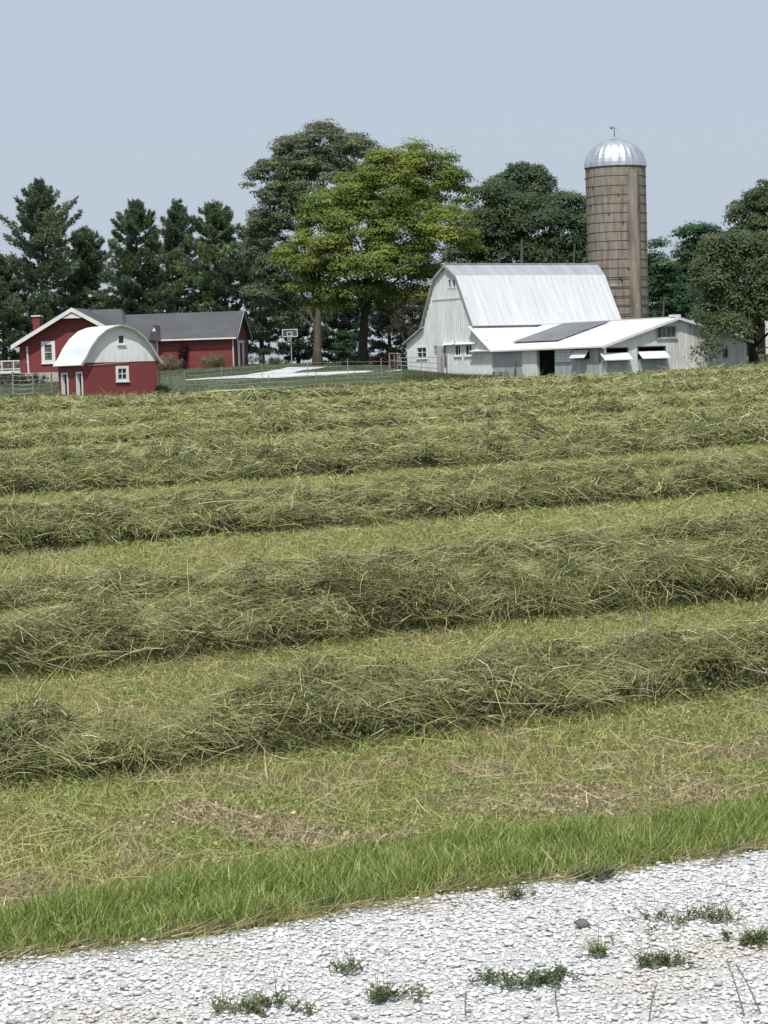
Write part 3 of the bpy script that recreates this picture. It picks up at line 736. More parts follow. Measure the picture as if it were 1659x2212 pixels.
mb = MB(); wall(mb, (0, WL - 0.02), (0, 0.142), [(0, zE), (WL, zE)], 0.14, [Dh, Fh]); mb.build('side_wall', MAT['grey_board'], wing)
# big sliding door leaf beside the opening, boards, corner post, lower panels
mb = MB(); a = lw(rect_x(WF, 0, 1130, 1161, 760, 812)); mb.box(-.07, -.012, WL - a[1], WL - a[0], -.4, zE - .16); mb.box(-.09, -.02, WL - Dh[1] - .1, WL - a[0], zE - .15, zE - .08)
mb.build('sliding_door', MAT['white_wing'], wing)
mb = MB(); a = lw(rect_x(WF, 0, 1200, 1234, 755, 782))
for i in range(4): z = a[2] + (a[3] - a[2]) * i / 4; mb.box(-.05, -.012, WL - a[1], WL - a[0], z, z + (a[3] - a[2]) / 4 - .03)
mb.build('boarding', MAT['white_wing'], wing)
mb = MB(); mb.box(-.06, .14, -.055, .12, -.6, zE - .06); mb.build('corner_post', MAT['trim'], wing)
mb = MB()
for o in (O1, O2): mb.box(o[0] - .02, o[1] + .02, -.05, -.034, -.5, o[2] - .04)
mb.build('lower_panel', MAT['grey_board'], wing)
mb = MB(); mb.box(-.06, WW * .62, -.16, -.052, -.6, .13); mb.build('footing', MAT['trim'], wing)
def awning(o, label, drop=0.62):
    zt = o[2] + (o[3] - o[2]) * 0.66; w0, w1 = o[0] - .03, o[1] + .06
    f = MB(); f.slab([(w0, -.60, zt - drop + .12), (w1, -.60, zt - drop + .12), (w1, .02, zt), (w0, .02, zt)], .035)
    f.box(w0, w1, -.63, -.59, zt - drop + .05, zt - drop + .13)
    for q in (w0 + .1, w1 - .1): f.bar((q, -.55, zt - drop + .10), (q, .05, o[2] + .03), .015, 5)
    return f.build('awning_flap', MAT['trim'], wing)
awning(O1, ''); awning(O2, '')
f = MB(); y0, y1 = WL - Fh[1], WL - Fh[0]; zt = Fh[3] - .08
f.slab([(-.52, y1, zt - .62), (-.52, y0, zt - .62), (.0, y0, zt), (.0, y1, zt)], .035); f.build('awning_flap', MAT['white_wing'], wing)
for o in (O1, O2):
    f = MB(); f.box(o[0] - .07, o[0] + .01, -.03, .16, o[2] - .05, o[3] + .05); f.box(o[1] - .01, o[1] + .07, -.03, .16, o[2] - .05, o[3] + .05); f.box(o[0] + .01, o[1] - .01, -.03, .16, o[3] - .01, o[3] + .06); f.build('opening_frame', MAT['dark_wood'], wing)
wo3 = window(wing, (0, 0), (WW, 0), *O3, frame_w=.09, nv=3, fmat=MAT['grey_board'], gmat=MAT['grey_glass'])
window(wing, (0, 0), (WW, 0), *O4, frame_w=.05, nv=0, fmat=MAT['grey_board'], sill=False)
# roof
mb = MB(); oe = .45; YB = WL + Y1
def rz_(x): return zE + .05 + g_sl * x
mb.slab([(-oe, -.35, rz_(-oe)), (-oe, YB, rz_(-oe)), (WW / 2, YB, zP + .05), (WW / 2, -.35, zP + .05)], .09)
mb.slab([(WW / 2 + .002, -.35, zP + .048), (WW / 2 + .002, YB, zP + .048), (WW + oe, YB, rz_(-oe) + .1), (WW + oe, -.35, rz_(-oe) + .1)], .09)
for i in range(30):
    y = -.25 + i * .6; x0 = -oe + .02; x1 = WW / 2 - .05
    mb.hexa([(x0, y, rz_(x0) + .004), (x0, y + .06, rz_(x0) + .004), (x1, y + .06, rz_(x1) + .004), (x1, y, rz_(x1) + .004)], [(x0, y + .015, rz_(x0) + .03), (x0, y + .045, rz_(x0) + .03), (x1, y + .045, rz_(x1) + .03), (x1, y + .015, rz_(x1) + .03)])
wr = mb.build('roof', MAT['wing_roof'], wing)
mb = MB(); mb.box(WW / 2 - .16, WW / 2 + .16, -.36, YB - .4, zP + .02, zP + .11); mb.box(WW / 2 - .3, WW / 2 + .3, -.2, .5, zP + .06, zP + .26); mb.build('ridge_cap', MAT['white_roof'], wr)
mb = MB()
for (xa, za, xb, zb) in ((-oe, rz_(-oe), WW / 2, zP + .05), (WW / 2, zP + .05, WW + oe, rz_(-oe) + .1)):
    b = [(xa, -.39, za + .01), (xb, -.39, zb + .01), (xb, -.39, zb - .19), (xa, -.39, za - .19)]; mb.hexa(b, [(v[0], -.353, v[2]) for v in b])
b = [(-oe - .04, -.39, rz_(-oe) - .12), (-oe - .04, WL - .3, rz_(-oe) - .12), (-oe - .04, WL - .3, rz_(-oe) + .0), (-oe - .04, -.39, rz_(-oe) + .0)]; mb.hexa(b, [(-oe - .003, v[1], v[2]) for v in b])
mb.build('fascia', MAT['trim'], wing)
# raised dark panels on the left slope of the roof
def on_roof(xd, yd):
    n = np.array([-g_sl, 0, 1.0]); n = WF.A * n[0] + np.array([0, 0, 1.0]); p0 = WF.world((0, 0, zE + .05)); d = ray(xd, yd)
    t = ((p0 - CAM) @ n) / (d @ n); return WF.local(CAM + d * t)
q = [on_roof(1116, 742.5), on_roof(1202, 739.2), on_roof(1322, 696.5), on_roof(1213, 700.5)]
xa, xb = np.mean([q[0][0], q[1][0]]), np.mean([q[2][0], q[3][0]]); ya, yb = np.mean([q[1][1], q[2][1]]), np.mean([q[0][1], q[3][1]])
xa, xb = max(.4, xa), min(WW / 2 - .5, xb)
NY = 6; pn = MB()
for i in range(NY):
    for j in range(2):
        y0 = ya + (yb - ya) * i / NY + .012; y1 = ya + (yb - ya) * (i + 1) / NY - .012; x0 = xa + (xb - xa) * j / 2 + .012; x1 = xa + (xb - xa) * (j + 1) / 2 - .012
        pn.slab([(x0, y0, rz_(x0) + .16), (x0, y1, rz_(x0) + .16), (x1, y1, rz_(x1) + .16), (x1, y0, rz_(x1) + .16)], .045)
so_ = pn.build('roof_panel', MAT['patch'], wing)
rl = MB()
for j in range(4):
    x = xa + (xb - xa) * (.12 + .25 * j); rl.box(x, x + .05, ya, yb, rz_(x) + .0, rz_(x) + .11)
rl.build('mounting_rail', MAT['galv'], so_)

# ------------------------------------------------------------------ silo
sp_ = P(1337, 690, 199.0); szx, szy = float(sp_[0]), float(sp_[1]); sg = gz(szx, szy)
SR = 195 / 1.507 / FD * 198 / 2; zt = float(P(1332, 362, 199)[2]) - sg
silo = empty('silo', (szx, szy, sg - .2)); tag(silo, 'tall grey brown stave silo with silver domed cap', 'silo')
n = 64; ring = lambda r_, z: [(r_ * math.cos(2 * pi * i / n), r_ * math.sin(2 * pi * i / n), z) for i in range(n)]
mb = MB(); zz = [-.5, zt + .2]; vs = ring(SR, zz[0]) + ring(SR, zz[1]); mb.add(vs, [(i, (i + 1) % n, n + (i + 1) % n, n + i) for i in range(n)] + [tuple(range(n, 2 * n))])
mb.build('wall', MAT['silo'], silo, smooth=False)
rr = np.random.default_rng(4)
hz_list = []
z = zt + .1
while z > 0.4:
    hz_list.append(z); frac = 1 - z / zt
    if frac > 0.52: hz_list.append(z - .16)
    z -= 0.79
for z in hz_list[:34]:
    h = MB(); m = 48; ph = rr.uniform(0, 6)
    pts = [((SR + .012) * math.cos(2 * pi * i / m), (SR + .012) * math.sin(2 * pi * i / m), z + .035 * math.sin(2 * pi * i / m + ph) + .015 * math.sin(6 * pi * i / m + ph)) for i in range(m + 1)]
    h.tube(pts, [.026] * (m + 1), 5)
    for a in (ph, ph + 2.1, ph + 4.2): h.box((SR + .03) * math.cos(a) - .09, (SR + .03) * math.cos(a) + .09, (SR + .03) * math.sin(a) - .09, (SR + .03) * math.sin(a) + .09, z - .045, z + .045)
    h.build('hoop', MAT['dark_wood'], silo)
# half-round unloading chute on the near right side
ca = math.radians(-62); ch = MB(); ccx, ccy = SR * math.cos(ca), SR * math.sin(ca); m = 18; cr = .52
cv = []
for z in (-.4, zt - .25): cv += [(ccx + cr * math.cos(ca + pi * (-.58 + 1.16 * i / m)), ccy + cr * math.sin(ca + pi * (-.58 + 1.16 * i / m)), z) for i in range(m + 1)]
ch.add(cv, [(i, i + 1, m + 2 + i, m + 1 + i) for i in range(m)] + [tuple(range(m + 1, 2 * m + 2))]); ch.build('chute', MAT['silo'], silo)
dm = MB(); nseg = 28; nr = 12; hd = float(P(1329, 301, 199)[2]) - float(P(1332, 362, 199)[2]); DR = SR + .1
prof = [(DR * math.cos(t) ** .92 if t < pi / 2 - .01 else .0, hd * math.sin(t)) for t in np.linspace(0, pi / 2 - .04, nr)]
K = 4; vs = []
for (r_, z) in prof:
    for i in range(nseg * K):
        a = 2 * pi * i / (nseg * K); s_ = (i % K) / K; rb = .022 if i % K == 0 else 0.0
        fl_ = (1 - .008 * (1 - math.cos(2 * pi * s_)) / 2); vs.append(((r_ * fl_ + rb) * math.cos(a), (r_ * fl_ + rb) * math.sin(a), zt + .2 + z))
N_ = nseg * K; dm.add(vs, [(k * N_ + i, k * N_ + (i + 1) % N_, (k + 1) * N_ + (i + 1) % N_, (k + 1) * N_ + i) for k in range(nr - 1) for i in range(N_)] + [tuple((nr - 1) * N_ + i for i in range(N_))])
dome = dm.build('dome', MAT['dome'], silo)
mb = MB(); mb.bar((0, 0, zt + .18 + hd), (0, 0, zt + .42 + hd), .55, 14, .12); mb.build('dome_cap', MAT['dome'], dome)
zv = zt + .35 + hd; mb = MB(); mb.bar((0, 0, zv), (-.05, 0, zv + 1.0), .05, 6, .025); mb.bar((-.30, -.02, zv + .78), (.26, .02, zv + .74), .014, 5)
mb.build('vane_rod', MAT['dark_wood'], silo)
mb = MB(); mb.add([(-.36, -.01, zv + .74), (-.20, -.01, zv + .74), (-.16, -.01, zv + 1.02), (-.30, -.01, zv + .86), (-.42, -.01, zv + 1.0), (-.36, .01, zv + .74), (-.20, .01, zv + .74), (-.16, .01, zv + 1.02), (-.30, .01, zv + .86), (-.42, .01, zv + 1.0)],
                  [(0, 1, 2, 3, 4), (9, 8, 7, 6, 5), (0, 5, 6, 1), (1, 6, 7, 2), (2, 7, 8, 3), (3, 8, 9, 4), (4, 9, 5, 0)])
mb.build('weather_vane', MAT['dark_wood'], silo)

# ------------------------------------------------------------------ little red shed with the round roof
sp_ = P(182, 858, 150.0); SF = Frame(sp_, math.radians(31)); shed = empty('red_shed', SF.o, SF.rz)
tag(shed, 'small red shed with arched white roof and white gable at the field edge', 'shed')
def mw(x0, x1): return x1 - x0
SWd = SF.on_y(0, 339.5, 800)[0]; SE = SF.on_x(0, 184, 783)[1]
SLn = SF.on_x(0, 126.5, 820)[0]; SH = SF.on_y(0, 262, 703)[1] - SE
print('shed', SWd, SE, SLn, SH)
arch = [(-1, 0), (-.91, .20), (-.81, .405), (-.62, .675), (-.38, .885), (-.16, .972), (0, 1), (.16, .972), (.38, .885), (.62, .675), (.81, .405), (.91, .20), (1, 0)]
hw = SWd / 2
U2 = rect_y(SF, 0, 250, 278, 790.5, 824); U3 = rect_y(SF, 0, 255.3, 267, 725, 742)
mb = MB(); wall(mb, (0, 0), (SWd, 0), [(0, SE), (SWd, SE)], .18, [(U2[0] + .16, U2[1] - .16, U2[2] + .16, U2[3] - .16)], z0=-.6)
Dd = [rect_x(SF, 0, 134, 148, 806, 858), rect_x(SF, 0, 166, 179.5, 804, 860)]
dh = sorted([(SLn - d[0] + .08, SLn - d[1] - .08, -.6, d[3] - .08) for d in Dd])
wall(mb, (0, SLn), (0, .182), [(0, SE), (SLn, SE)], .18, dh, z0=-.6); wall(mb, (SWd, .182), (SWd, SLn), [(0, SE), (SLn, SE)], .18, z0=-.6); wall(mb, (SWd - .182, SLn - .18), (.182, SLn - .18), [(0, SE), (SWd, SE)], -.15, z0=-.6)
mb.build('wall', MAT['red'], shed)
gw = MB(); gp_ = [(hw + hw * a, SE + .02 + SH * b) for a, b in arch]
wall(gw, (0, -.03), (SWd, -.03), gp_, .12, [U3], z0=SE - .02); gw.build('gable', MAT['gable_white'], shed); gw = MB(); wall(gw, (SWd, SLn), (0, SLn), gp_, .12, z0=SE - .02); gw.build('gable', MAT['gable_white'], shed)
rf = MB(); ov0, ov1 = -.35, SLn + .15; kx = 1.05
pr = [(hw + hw * kx * a, SE - .06 + (SH + .10) * b) for a, b in arch]; pr[0] = (pr[0][0] - .20, pr[0][1] - .10); pr[-1] = (pr[-1][0] + .20, pr[-1][1] - .10)
pin = [(hw + (x - hw) * .975, z - .055) for x, z in pr]; m = len(pr)
vs = [(x, ov0, z) for x, z in pr] + [(x, ov1, z) for x, z in pr] + [(x, ov0, z) for x, z in pin] + [(x, ov1, z) for x, z in pin]
fs = []
for i in range(m - 1): fs += [(i, i + 1, m + i + 1, m + i), (2 * m + i + 1, 2 * m + i, 3 * m + i, 3 * m + i + 1), (i + 1, i, 2 * m + i, 2 * m + i + 1), (m + i, m + i + 1, 3 * m + i + 1, 3 * m + i)]
fs += [(0, m, 3 * m, 2 * m), (m - 1, 3 * m - 1, 4 * m - 1, 2 * m - 1)]
rf.add(vs, fs); rfo = rf.build('roof', MAT['shed_roof'], shed)
tr = MB()
for i in range(m - 1):
    a, b = pr[i], pr[i + 1]; c, d = (hw + (a[0] - hw) * .955, a[1] - .10), (hw + (b[0] - hw) * .955, b[1] - .10)
    q = [(a[0], ov0 - .035, a[1] - .01), (b[0], ov0 - .035, b[1] - .01), (d[0], ov0 - .035, d[1]), (c[0], ov0 - .035, c[1])]; tr.hexa(q, [(v[0], ov0 - .003, v[2]) for v in q])
tr.build('rake_trim', MAT['grey_trim'], rfo)
hh = (U2[0] + .16, U2[1] - .16, U2[2] + .16, U2[3] - .16)
window(shed, (0, 0), (SWd, 0), *hh, frame_w=.16, nv=1, nh=1, proud=.04)
window(shed, (0, -.03), (SWd, -.03), *U3, frame_w=.07, nv=0, proud=.04)
for h in dh:
    f = MB(); x0, x1 = SLn - h[0], SLn - h[1]; zt_ = h[3]
    for yy in (x0, x1): f.box(-.05, .16, yy - .08, yy + .08, -.5, zt_ + .1)
    f.box(-.049, .159, min(x0, x1) + .08, max(x0, x1) - .08, zt_ - .0, zt_ + .1)
    fo = f.build('door_frame', MAT['trim'], shed)
    lf = MB(); lf.hexa([(.0, x1 + .09, -.4), (.0, x1 + .13, -.4), (.62, x1 + .52, -.4), (.62, x1 + .48, -.4)], [(.0, x1 + .09, zt_ - .05), (.0, x1 + .13, zt_ - .05), (.62, x1 + .52, zt_ - .05), (.62, x1 + .48, zt_ - .05)]); lf.build('door', MAT['white_wing'], fo)
mb = MB(); mb.bar((.3, -.06, SE - .2), (SWd * .62, -.06, SE - .03), .012, 4); mb.build('cable', MAT['trim'], shed)

# ------------------------------------------------------------------ red brick house
hp = P(44, 806, 197.0); HA = math.radians(-6); HF = Frame(hp, HA); house = empty('red_house', HF.o, HA)
tag(house, 'single storey red brick house with dark grey roof and white trim, behind the red shed', 'house')
HW_ = 9.6; he = HF.on_y(0, 44, 741)[1]; hpk = HF.on_y(0, 159, 668)[1]; hx = HF.on_y(0, 159, 668)[0]; HW_ = 2 * hx
gb = P(60, 836, 197)[2] - hp[2]
wn = rect_y(HF, 0, 96.5, 112.5, 744, 778)
print('house', HW_, he, hpk, hx, gb, wn)
YR = 4.4
mb = MB(); wall(mb, (0, 0), (HW_, 0), [(0, he), (hx, hpk - .15), (HW_, he)], .2, [wn], z0=0); wall(mb, (0, 8.6), (0, .202), [(0, he), (8.6, he)], .2, z0=0); wall(mb, (HW_, .202), (HW_, 3.0), [(0, he), (3, he)], .2, z0=0); wall(mb, (HW_, 8.6), (0, 8.6), [(0, he), (HW_, he)], .2, z0=0)
yw = 3.0
def hyw(xd, yd): return HF.on_y(yw, xd, yd)
x_we = hyw(507, 760)[0]; z_we = hyw(430, 728)[1]; z_wr = HF.on_y(yw + 3.6, 420, 675)[1]; x_rr = HF.on_y(yw + 3.6, 527, 672)[0]; x_hip = HF.on_y(YR, 251, 669)[0]
print('wing', x_we, z_we, z_wr, x_rr, x_hip)
yb_ = yw + 7.2
xr = rect_y(HF, yw, 330, 338.5, 732, 770); 
wall(mb, (HW_ + .01, yw), (x_we, yw), [(0, z_we), (x_we, z_we)], .2, [(xr[0] - HW_, xr[1] - HW_, xr[2], xr[3])], z0=-.6)
xin = x_we - .05
wall(mb, (x_we, yw + .202), (x_we, yb_), [(0, z_we), (3.4, z_wr - .12), (7.0, z_we)], .2, [(1.0, 3.0, -.5, 2.05)], z0=-.6); wall(mb, (x_we, yb_), (HW_, yb_), [(0, z_we), (x_we, z_we)], .2, z0=-.6)
mb.build('wall', MAT['red'], house)
mb = MB(); wall(mb, (-.03, -.03), (HW_ + .03, -.03), [(0, -.004), (HW_ + .1, -.004)], .3, z0=gb - 1.0); wall(mb, (-.03, 8.7), (-.03, .28), [(0, -.004), (8.5, -.004)], .3, z0=gb - 1.0); mb.build('foundation', MAT['block'], house)
# roofs
rs_ = (hpk - he) / hx; ov = .55; ro = MB()
def slab4(q, t=.16): ro.slab(q, t)
slab4([(-ov, -.7, he - ov * rs_ + .12), (hx, -.7, hpk + .12), (hx, YR + 4.5, hpk + .12), (-ov, YR + 4.5, he - ov * rs_ + .12)])
slab4([(hx + .002, -.7, hpk + .118), (HW_ + ov, -.7, he - ov * rs_ + .12), (HW_ + ov, YR + .5, he - ov * rs_ + .12), (hx + .002, YR + .5, hpk + .118)])
# cross body: ridge from the gable block to the right, hip end, then the lower wing
zf = z_we - .12; 
slab4([(hx, yw - .5, zf), (x_hip + 1.2, yw - .5, zf), (x_hip, yw + 3.6, hpk + .1), (hx, yw + 3.6, hpk + .1)])
slab4([(hx, yw + 3.602, hpk + .098), (x_hip, yw + 3.602, hpk + .098), (x_hip + 1.2, yb_ + .5, zf), (hx, yb_ + .5, zf)])
ro.hexa([(x_hip, yw + 3.4, hpk + .08), (x_hip + 1.5, yw + 1.0, z_we), (x_hip + 1.5, yw + 6, z_we), (x_hip, yw + 3.8, hpk + .08)], [(x_hip - .1, yw + 3.5, hpk + .09), (x_hip + 1.3, yw + 1.0, z_we), (x_hip + 1.3, yw + 6, z_we), (x_hip - .1, yw + 3.7, hpk + .09)])
slab4([(x_hip - .5, yw - .45, zf + .01), (x_rr - .05, yw - .45, zf + .01), (x_rr, yw + 3.6, z_wr), (x_hip - .5, yw + 3.6, z_wr)])
slab4([(x_hip - .5, yw + 3.602, z_wr - .002), (x_rr, yw + 3.602, z_wr - .002), (x_rr - .05, yb_ + .45, zf + .01), (x_hip - .5, yb_ + .45, zf + .01)])
roof = ro.build('roof', MAT['shingle'], house)
ch = MB(); c0 = rect_y(HF, 5.0, 70.5, 86, 684, 712); ch.box(c0[0], c0[1], 5.0, 5.9, c0[2] - 1.5, c0[3]); cho = ch.build('chimney', MAT['red'], roof)
ch = MB(); ch.box(c0[0] - .1, c0[1] + .1, 4.9, 6.0, c0[3] + .002, c0[3] + .12); ch.build('chimney_cap', MAT['trim'], roof)
# white rakes, gable bracket, gutter
tb = MB()
for s_ in (-1, 1):
    xa = hx; xb = hx + s_ * (hx + ov); za = hpk + .13; zb = he - ov * rs_ + .13
    q = [(xa, -.78, za), (xb, -.78, zb), (xb, -.78, zb - .36), (xa, -.78, za - .36)]; tb.hexa(q, [(v[0], -.703, v[2]) for v in q])
    tb.box(min(xb, xb - s_ * .5), max(xb, xb - s_ * .5), -.70, -.1, zb - .36, zb - .30)
tb.build('rake_board', MAT['trim'], house)
br = MB(); zc = hpk - .62; wbr = (hpk + .1 - zc) / rs_ - .15
br.box(hx - wbr - .25, hx + wbr + .25, -.70, -.62, zc - .16, zc)
for a in (20, 50, 90, 130, 160):
    t = math.radians(a); L_ = .62 if a == 90 else (.75 if a in (50, 130) else 1.05); L_ = min(L_, .95)
    br.bar((hx, -.66, zc), (hx + L_ * math.cos(t), -.66, zc + L_ * math.sin(t) * .72), .045, 5)
for i in range(8):
    t0, t1 = pi * i / 8, pi * (i + 1) / 8; br.bar((hx + .28 * math.cos(t0), -.665, zc + .28 * math.sin(t0)), (hx + .28 * math.cos(t1), -.665, zc + .28 * math.sin(t1)), .035, 5)
br.build('gable_bracket', MAT['trim'], house)
gt = MB(); xg0 = hyw(346, 729)[0] ; gt.box(xg0 - .4, x_rr - .08, yw - .56, yw - .452, zf - .13, zf + .0)
gt.bar((x_we - .12, yw - .10, -.5), (x_we - .12, yw - .10, zf - .35), .05, 8); gt.bar((x_we - .12, yw - .10, zf - .36), (x_we - .02, yw - .5, zf - .12), .05, 8); gt.build('gutter', MAT['trim'], house)
dp = MB(); xd0, zd0 = HF.on_y(-.1, 58, 748); dp.bar((xd0, -.09, zd0), (xd0 + .08, -.09, -.1), .075, 8)
for z in (1.9, .9): dp.box(xd0 - .12, xd0 + .14, -.12, -.001, z, z + .05)
dp.build('downspout', MAT['trim'], house)
window(house, (0, 0), (HW_, 0), *wn, frame_w=.28, nv=0, nh=1, gmat=MAT['grey_glass'], proud=.05)
window(house, (HW_ + .01, yw), (x_we, yw), xr[0] - HW_ - .01, xr[1] - HW_ - .01, xr[2], xr[3], frame_w=.12, nv=1, nh=2, gmat=MAT['grey_glass'])
# pointed entry gable over the recess
eg = MB(); ex = hyw(337, 730)[0]; ez = hyw(338, 702)[1]
eg.hexa([(ex - .55, yw - .75, zf - .05), (ex + .55, yw - .75, zf - .05), (ex + .03, yw - .75, ez), (ex - .03, yw - .75, ez)], [(ex - .55, yw + 1.5, zf - .05), (ex + .55, yw + 1.5, zf - .05), (ex + .03, yw + 1.5, ez), (ex - .03, yw + 1.5, ez)])
ego = eg.build('entry_gable', MAT['shingle'], house)
et = MB(); q = [(ex - .17, yw - .78, zf + .72), (ex + .17, yw - .78, zf + .72), (ex + .02, yw - .78, ez - .22), (ex - .02, yw - .78, ez - .22)]; et.hexa(q, [(v[0], yw - .753, v[2]) for v in q]); et.build('gable_face', MAT['trim'], ego)
# end porch: posts and beam in front of the dark doorway, right gable rakes
pc = MB()
for yy in (yw + .9, yw + 3.2): pc.box(x_we + .12, x_we + .30, yy - .09, yy + .09, -.6, 2.05)
pc.box(x_we + .10, x_we + .32, yw + .7, yw + 3.4, 2.052, 2.3); pc.build('porch', MAT['trim'], house)
rk = MB()
for (ya, za, yb2, zb) in ((yw - .45, zf, yw + 3.6, z_wr), (yw + 3.6, z_wr, yb_ + .45, zf)):
    q = [(x_rr + .002, ya, za), (x_rr + .002, yb2, zb), (x_rr + .002, yb2, zb - .25), (x_rr + .002, ya, za - .25)]; rk.hexa(q, [(v[0] + .035, v[1], v[2]) for v in q])
rk.build('gable_rake', MAT['grey_board'], house)

# deck at the left of the house
dk0 = HF.world((-.05, 2.0, 0)); DF = Frame(dk0, HA); deck = empty('house_deck', DF.o, HA); tag(deck, 'raised wooden deck with pale railing at the left end of the house', 'deck')
zr0 = P(20, 778.5, 199)[2] - dk0[2]; zr1 = P(20, 796, 199)[2] - dk0[2]; zd1 = P(20, 801, 199)[2] - dk0[2]; zd0 = P(20, 807, 199)[2] - dk0[2]
mb = MB(); mb.box(-6, -.01, -.06, 3.0, zd0, zd1); mb.build('floor', MAT['trim'], deck)
mb = MB(); mb.box(-6, -.01, -.04, .04, zr0 - .1, zr0); mb.box(-6, -.01, -.03, .03, zr1 - .08, zr1)
for x in (-.08, -1.05, -2.1, -3.2, -4.3, -5.4): mb.box(x - .05, x + .05, -.052, .052, zd1 + .002, zr0 - .102)
mb.build('railing', MAT['trim'], deck)
mb = MB()
for i in range(48): x = -.18 - i * .12; mb.box(x - .022, x + .022, -.018, .018, zr1 + .001, zr0 - .101)
mb.build('baluster', MAT['old_wood'], deck)
mb = MB()
for x in (-.2, -1.3, -2.2, -3.3, -4.4): mb.box(x - .06, x + .06, .0, .12, gb - 1.0, zd0 - .002)
mb.build('post', MAT['old_wood'], deck)
mb = MB()
for i in range(30): x = -.3 - i * .19; mb.box(x - .07, x + .07, .14, .17, gb - .9, zd0 - .002)
mb.build('skirting', MAT['old_wood'], deck)

# ------------------------------------------------------------------ machine shed behind the right-hand tree
mp = P(1592, 768, 197.0); MF = Frame(mp, math.radians(6)); ms = empty('machine_shed', MF.o, MF.rz)
tag(ms, 'white machine shed with dark open bays behind the big tree at right', 'shed')
mh = MF.on_y(0, 1640, 677)[1]; b1 = rect_y(MF, 0, 1606, 1621.5, 700, 764); b2 = rect_y(MF, 0, 1634, 1654, 698, 764); b3 = (b2[1] + .5, b2[1] + 3.4, b2[2], b2[3])
ho = [(b[0], b[1], -.6, b[3]) for b in (b1, b2, b3)]
mb = MB(); wall(mb, (0, 0), (8.2, 0), [(0, mh), (8.2, mh)], .2, ho, ribs=.5); wall(mb, (0, 7), (0, .202), [(0, mh), (7, mh)], .2); wall(mb, (8.2, .202), (8.2, 7), [(0, mh), (7, mh)], .2); wall(mb, (8.2, 7), (0, 7), [(0, mh), (8.2, mh)], .2)
mb.build('wall', MAT['white_wing'], ms)
mb = MB(); mb.slab([(-.3, -.3, mh + .08), (8.5, -.3, mh + .08), (8.5, 7.3, mh + .5), (-.3, 7.3, mh + .5)], .1); mb.build('roof', MAT['grey_trim'], ms)

# ------------------------------------------------------------------ basketball hoop
hb = gp(628, 787, d0=185); BFr = Frame(hb, math.radians(-4)); hoop = empty('basketball_hoop', hb, BFr.rz); tag(hoop, 'basketball hoop with clear white-edged backboard on a pole in the yard', 'basketball hoop')
r0 = rect_y(BFr, 0, 609.5, 642.8, 711, 727.5); r1 = rect_y(BFr, 0, 620, 631.5, 717, 726.5)
mb = MB(); mb.bar((.05, .45, -.3), (.05, .45, r0[2] + .35), .055, 10); mb.bar((.05, .45, r0[2] + .30), (.05, .03, r0[2] + .45), .05, 8); mb.bar((.05, .45, r0[2] - .2), (.05, .03, r0[2] + .12), .04, 8); mb.build('pole', MAT['grey_trim'], hoop)
def frame_bars(mb, r, w_, y0, y1):
    mb.box(r[0], r[1], y0, y1, r[3] - w_, r[3]); mb.box(r[0], r[1], y0, y1, r[2], r[2] + w_); mb.box(r[0], r[0] + w_, y0, y1, r[2] + w_, r[3] - w_); mb.box(r[1] - w_, r[1], y0, y1, r[2] + w_, r[3] - w_)
mb = MB(); frame_bars(mb, r0, .055, -.02, .02); frame_bars(mb, r1, .05, -.026, -.014); bb = mb.build('backboard', MAT['trim'], hoop)
def clear_mat():
    m, nt, b = new_mat('clear_acrylic'); b.inputs['Base Color'].default_value = (.8, .85, .88, 1); b.inputs['Alpha'].default_value = .05; b.inputs['Roughness'].default_value = .1; return m
MAT['clear'] = clear_mat()
mb = MB(); mb.box(r0[0] + .03, r0[1] - .03, -.008, .008, r0[2] + .03, r0[3] - .03); mb.build('clear_panel', MAT['clear'], bb)
mb = MB(); zc = r1[2] - .02; xc = .5 * (r1[0] + r1[1]); mb.tube([(xc + .23 * math.cos(t), -.30 + .23 * math.sin(t), zc) for t in np.linspace(0, 2 * pi, 17)], [.016] * 17, 5); mb.bar((xc, -.02, zc), (xc, -.08, zc), .04); mb.build('rim', MAT['galv'], hoop)
mb = MB()
for i in range(12):
    t = 2 * pi * i / 12; u_ = t + .25
    mb.bar((xc + .22 * math.cos(t), -.30 + .22 * math.sin(t), zc), (xc + .13 * math.cos(u_), -.30 + .13 * math.sin(u_), zc - .42), .008, 4)
mb.build('net', MAT['trim'], hoop)

# ------------------------------------------------------------------ fences
def fence(name, label, pts, hgt, nw, posts_px=None, wire=0.010, post_r=.05, stay=None, mat_post='old_wood', lean=.03, group=None, stay_r=.004):
    W = [np.array(p) for p in pts]; root = empty(name, W[0]); tag(root, label, 'fence', group); O = W[0]; rr = np.random.default_rng(len(label))
    tops = []
    for p in W:
        m = MB(); d = rr.normal(0, lean, 2); h_ = hgt * rr.uniform(.95, 1.1); m.bar(tuple(p - O + np.array([0, 0, -.4])), tuple(p - O + np.array([d[0], d[1], h_])), post_r, 7, post_r * .85); m.build('post', MAT[mat_post], root)
        tops.append((p - O, d, h_))
    m = MB()
    for (a, da, ha), (b, db, hb_) in zip(tops[:-1], tops[1:]):
        for i in range(nw):
            f = (i + .7) / nw; A_ = a + np.array([da[0] * f, da[1] * f - post_r, hgt * f * .97]); B_ = b + np.array([db[0] * f, db[1] * f - post_r, hgt * f * .97]); mid = (A_ + B_) / 2 - np.array([0, 0, .03 + .04 * rr.uniform()]); m.tube([A_, mid, B_], [wire] * 3, 4)
        if stay:
            L_ = np.linalg.norm(b - a)
            for k in range(1, int(L_ / stay)):
                t = k * stay / L_; p = a * (1 - t) + b * t; m.bar(tuple(p + np.array([0, -post_r, .06])), tuple(p + np.array([0, -post_r, hgt * .95])), stay_r, 4, caps=False)
    m.build('wire', MAT['galv'], root)
    return root
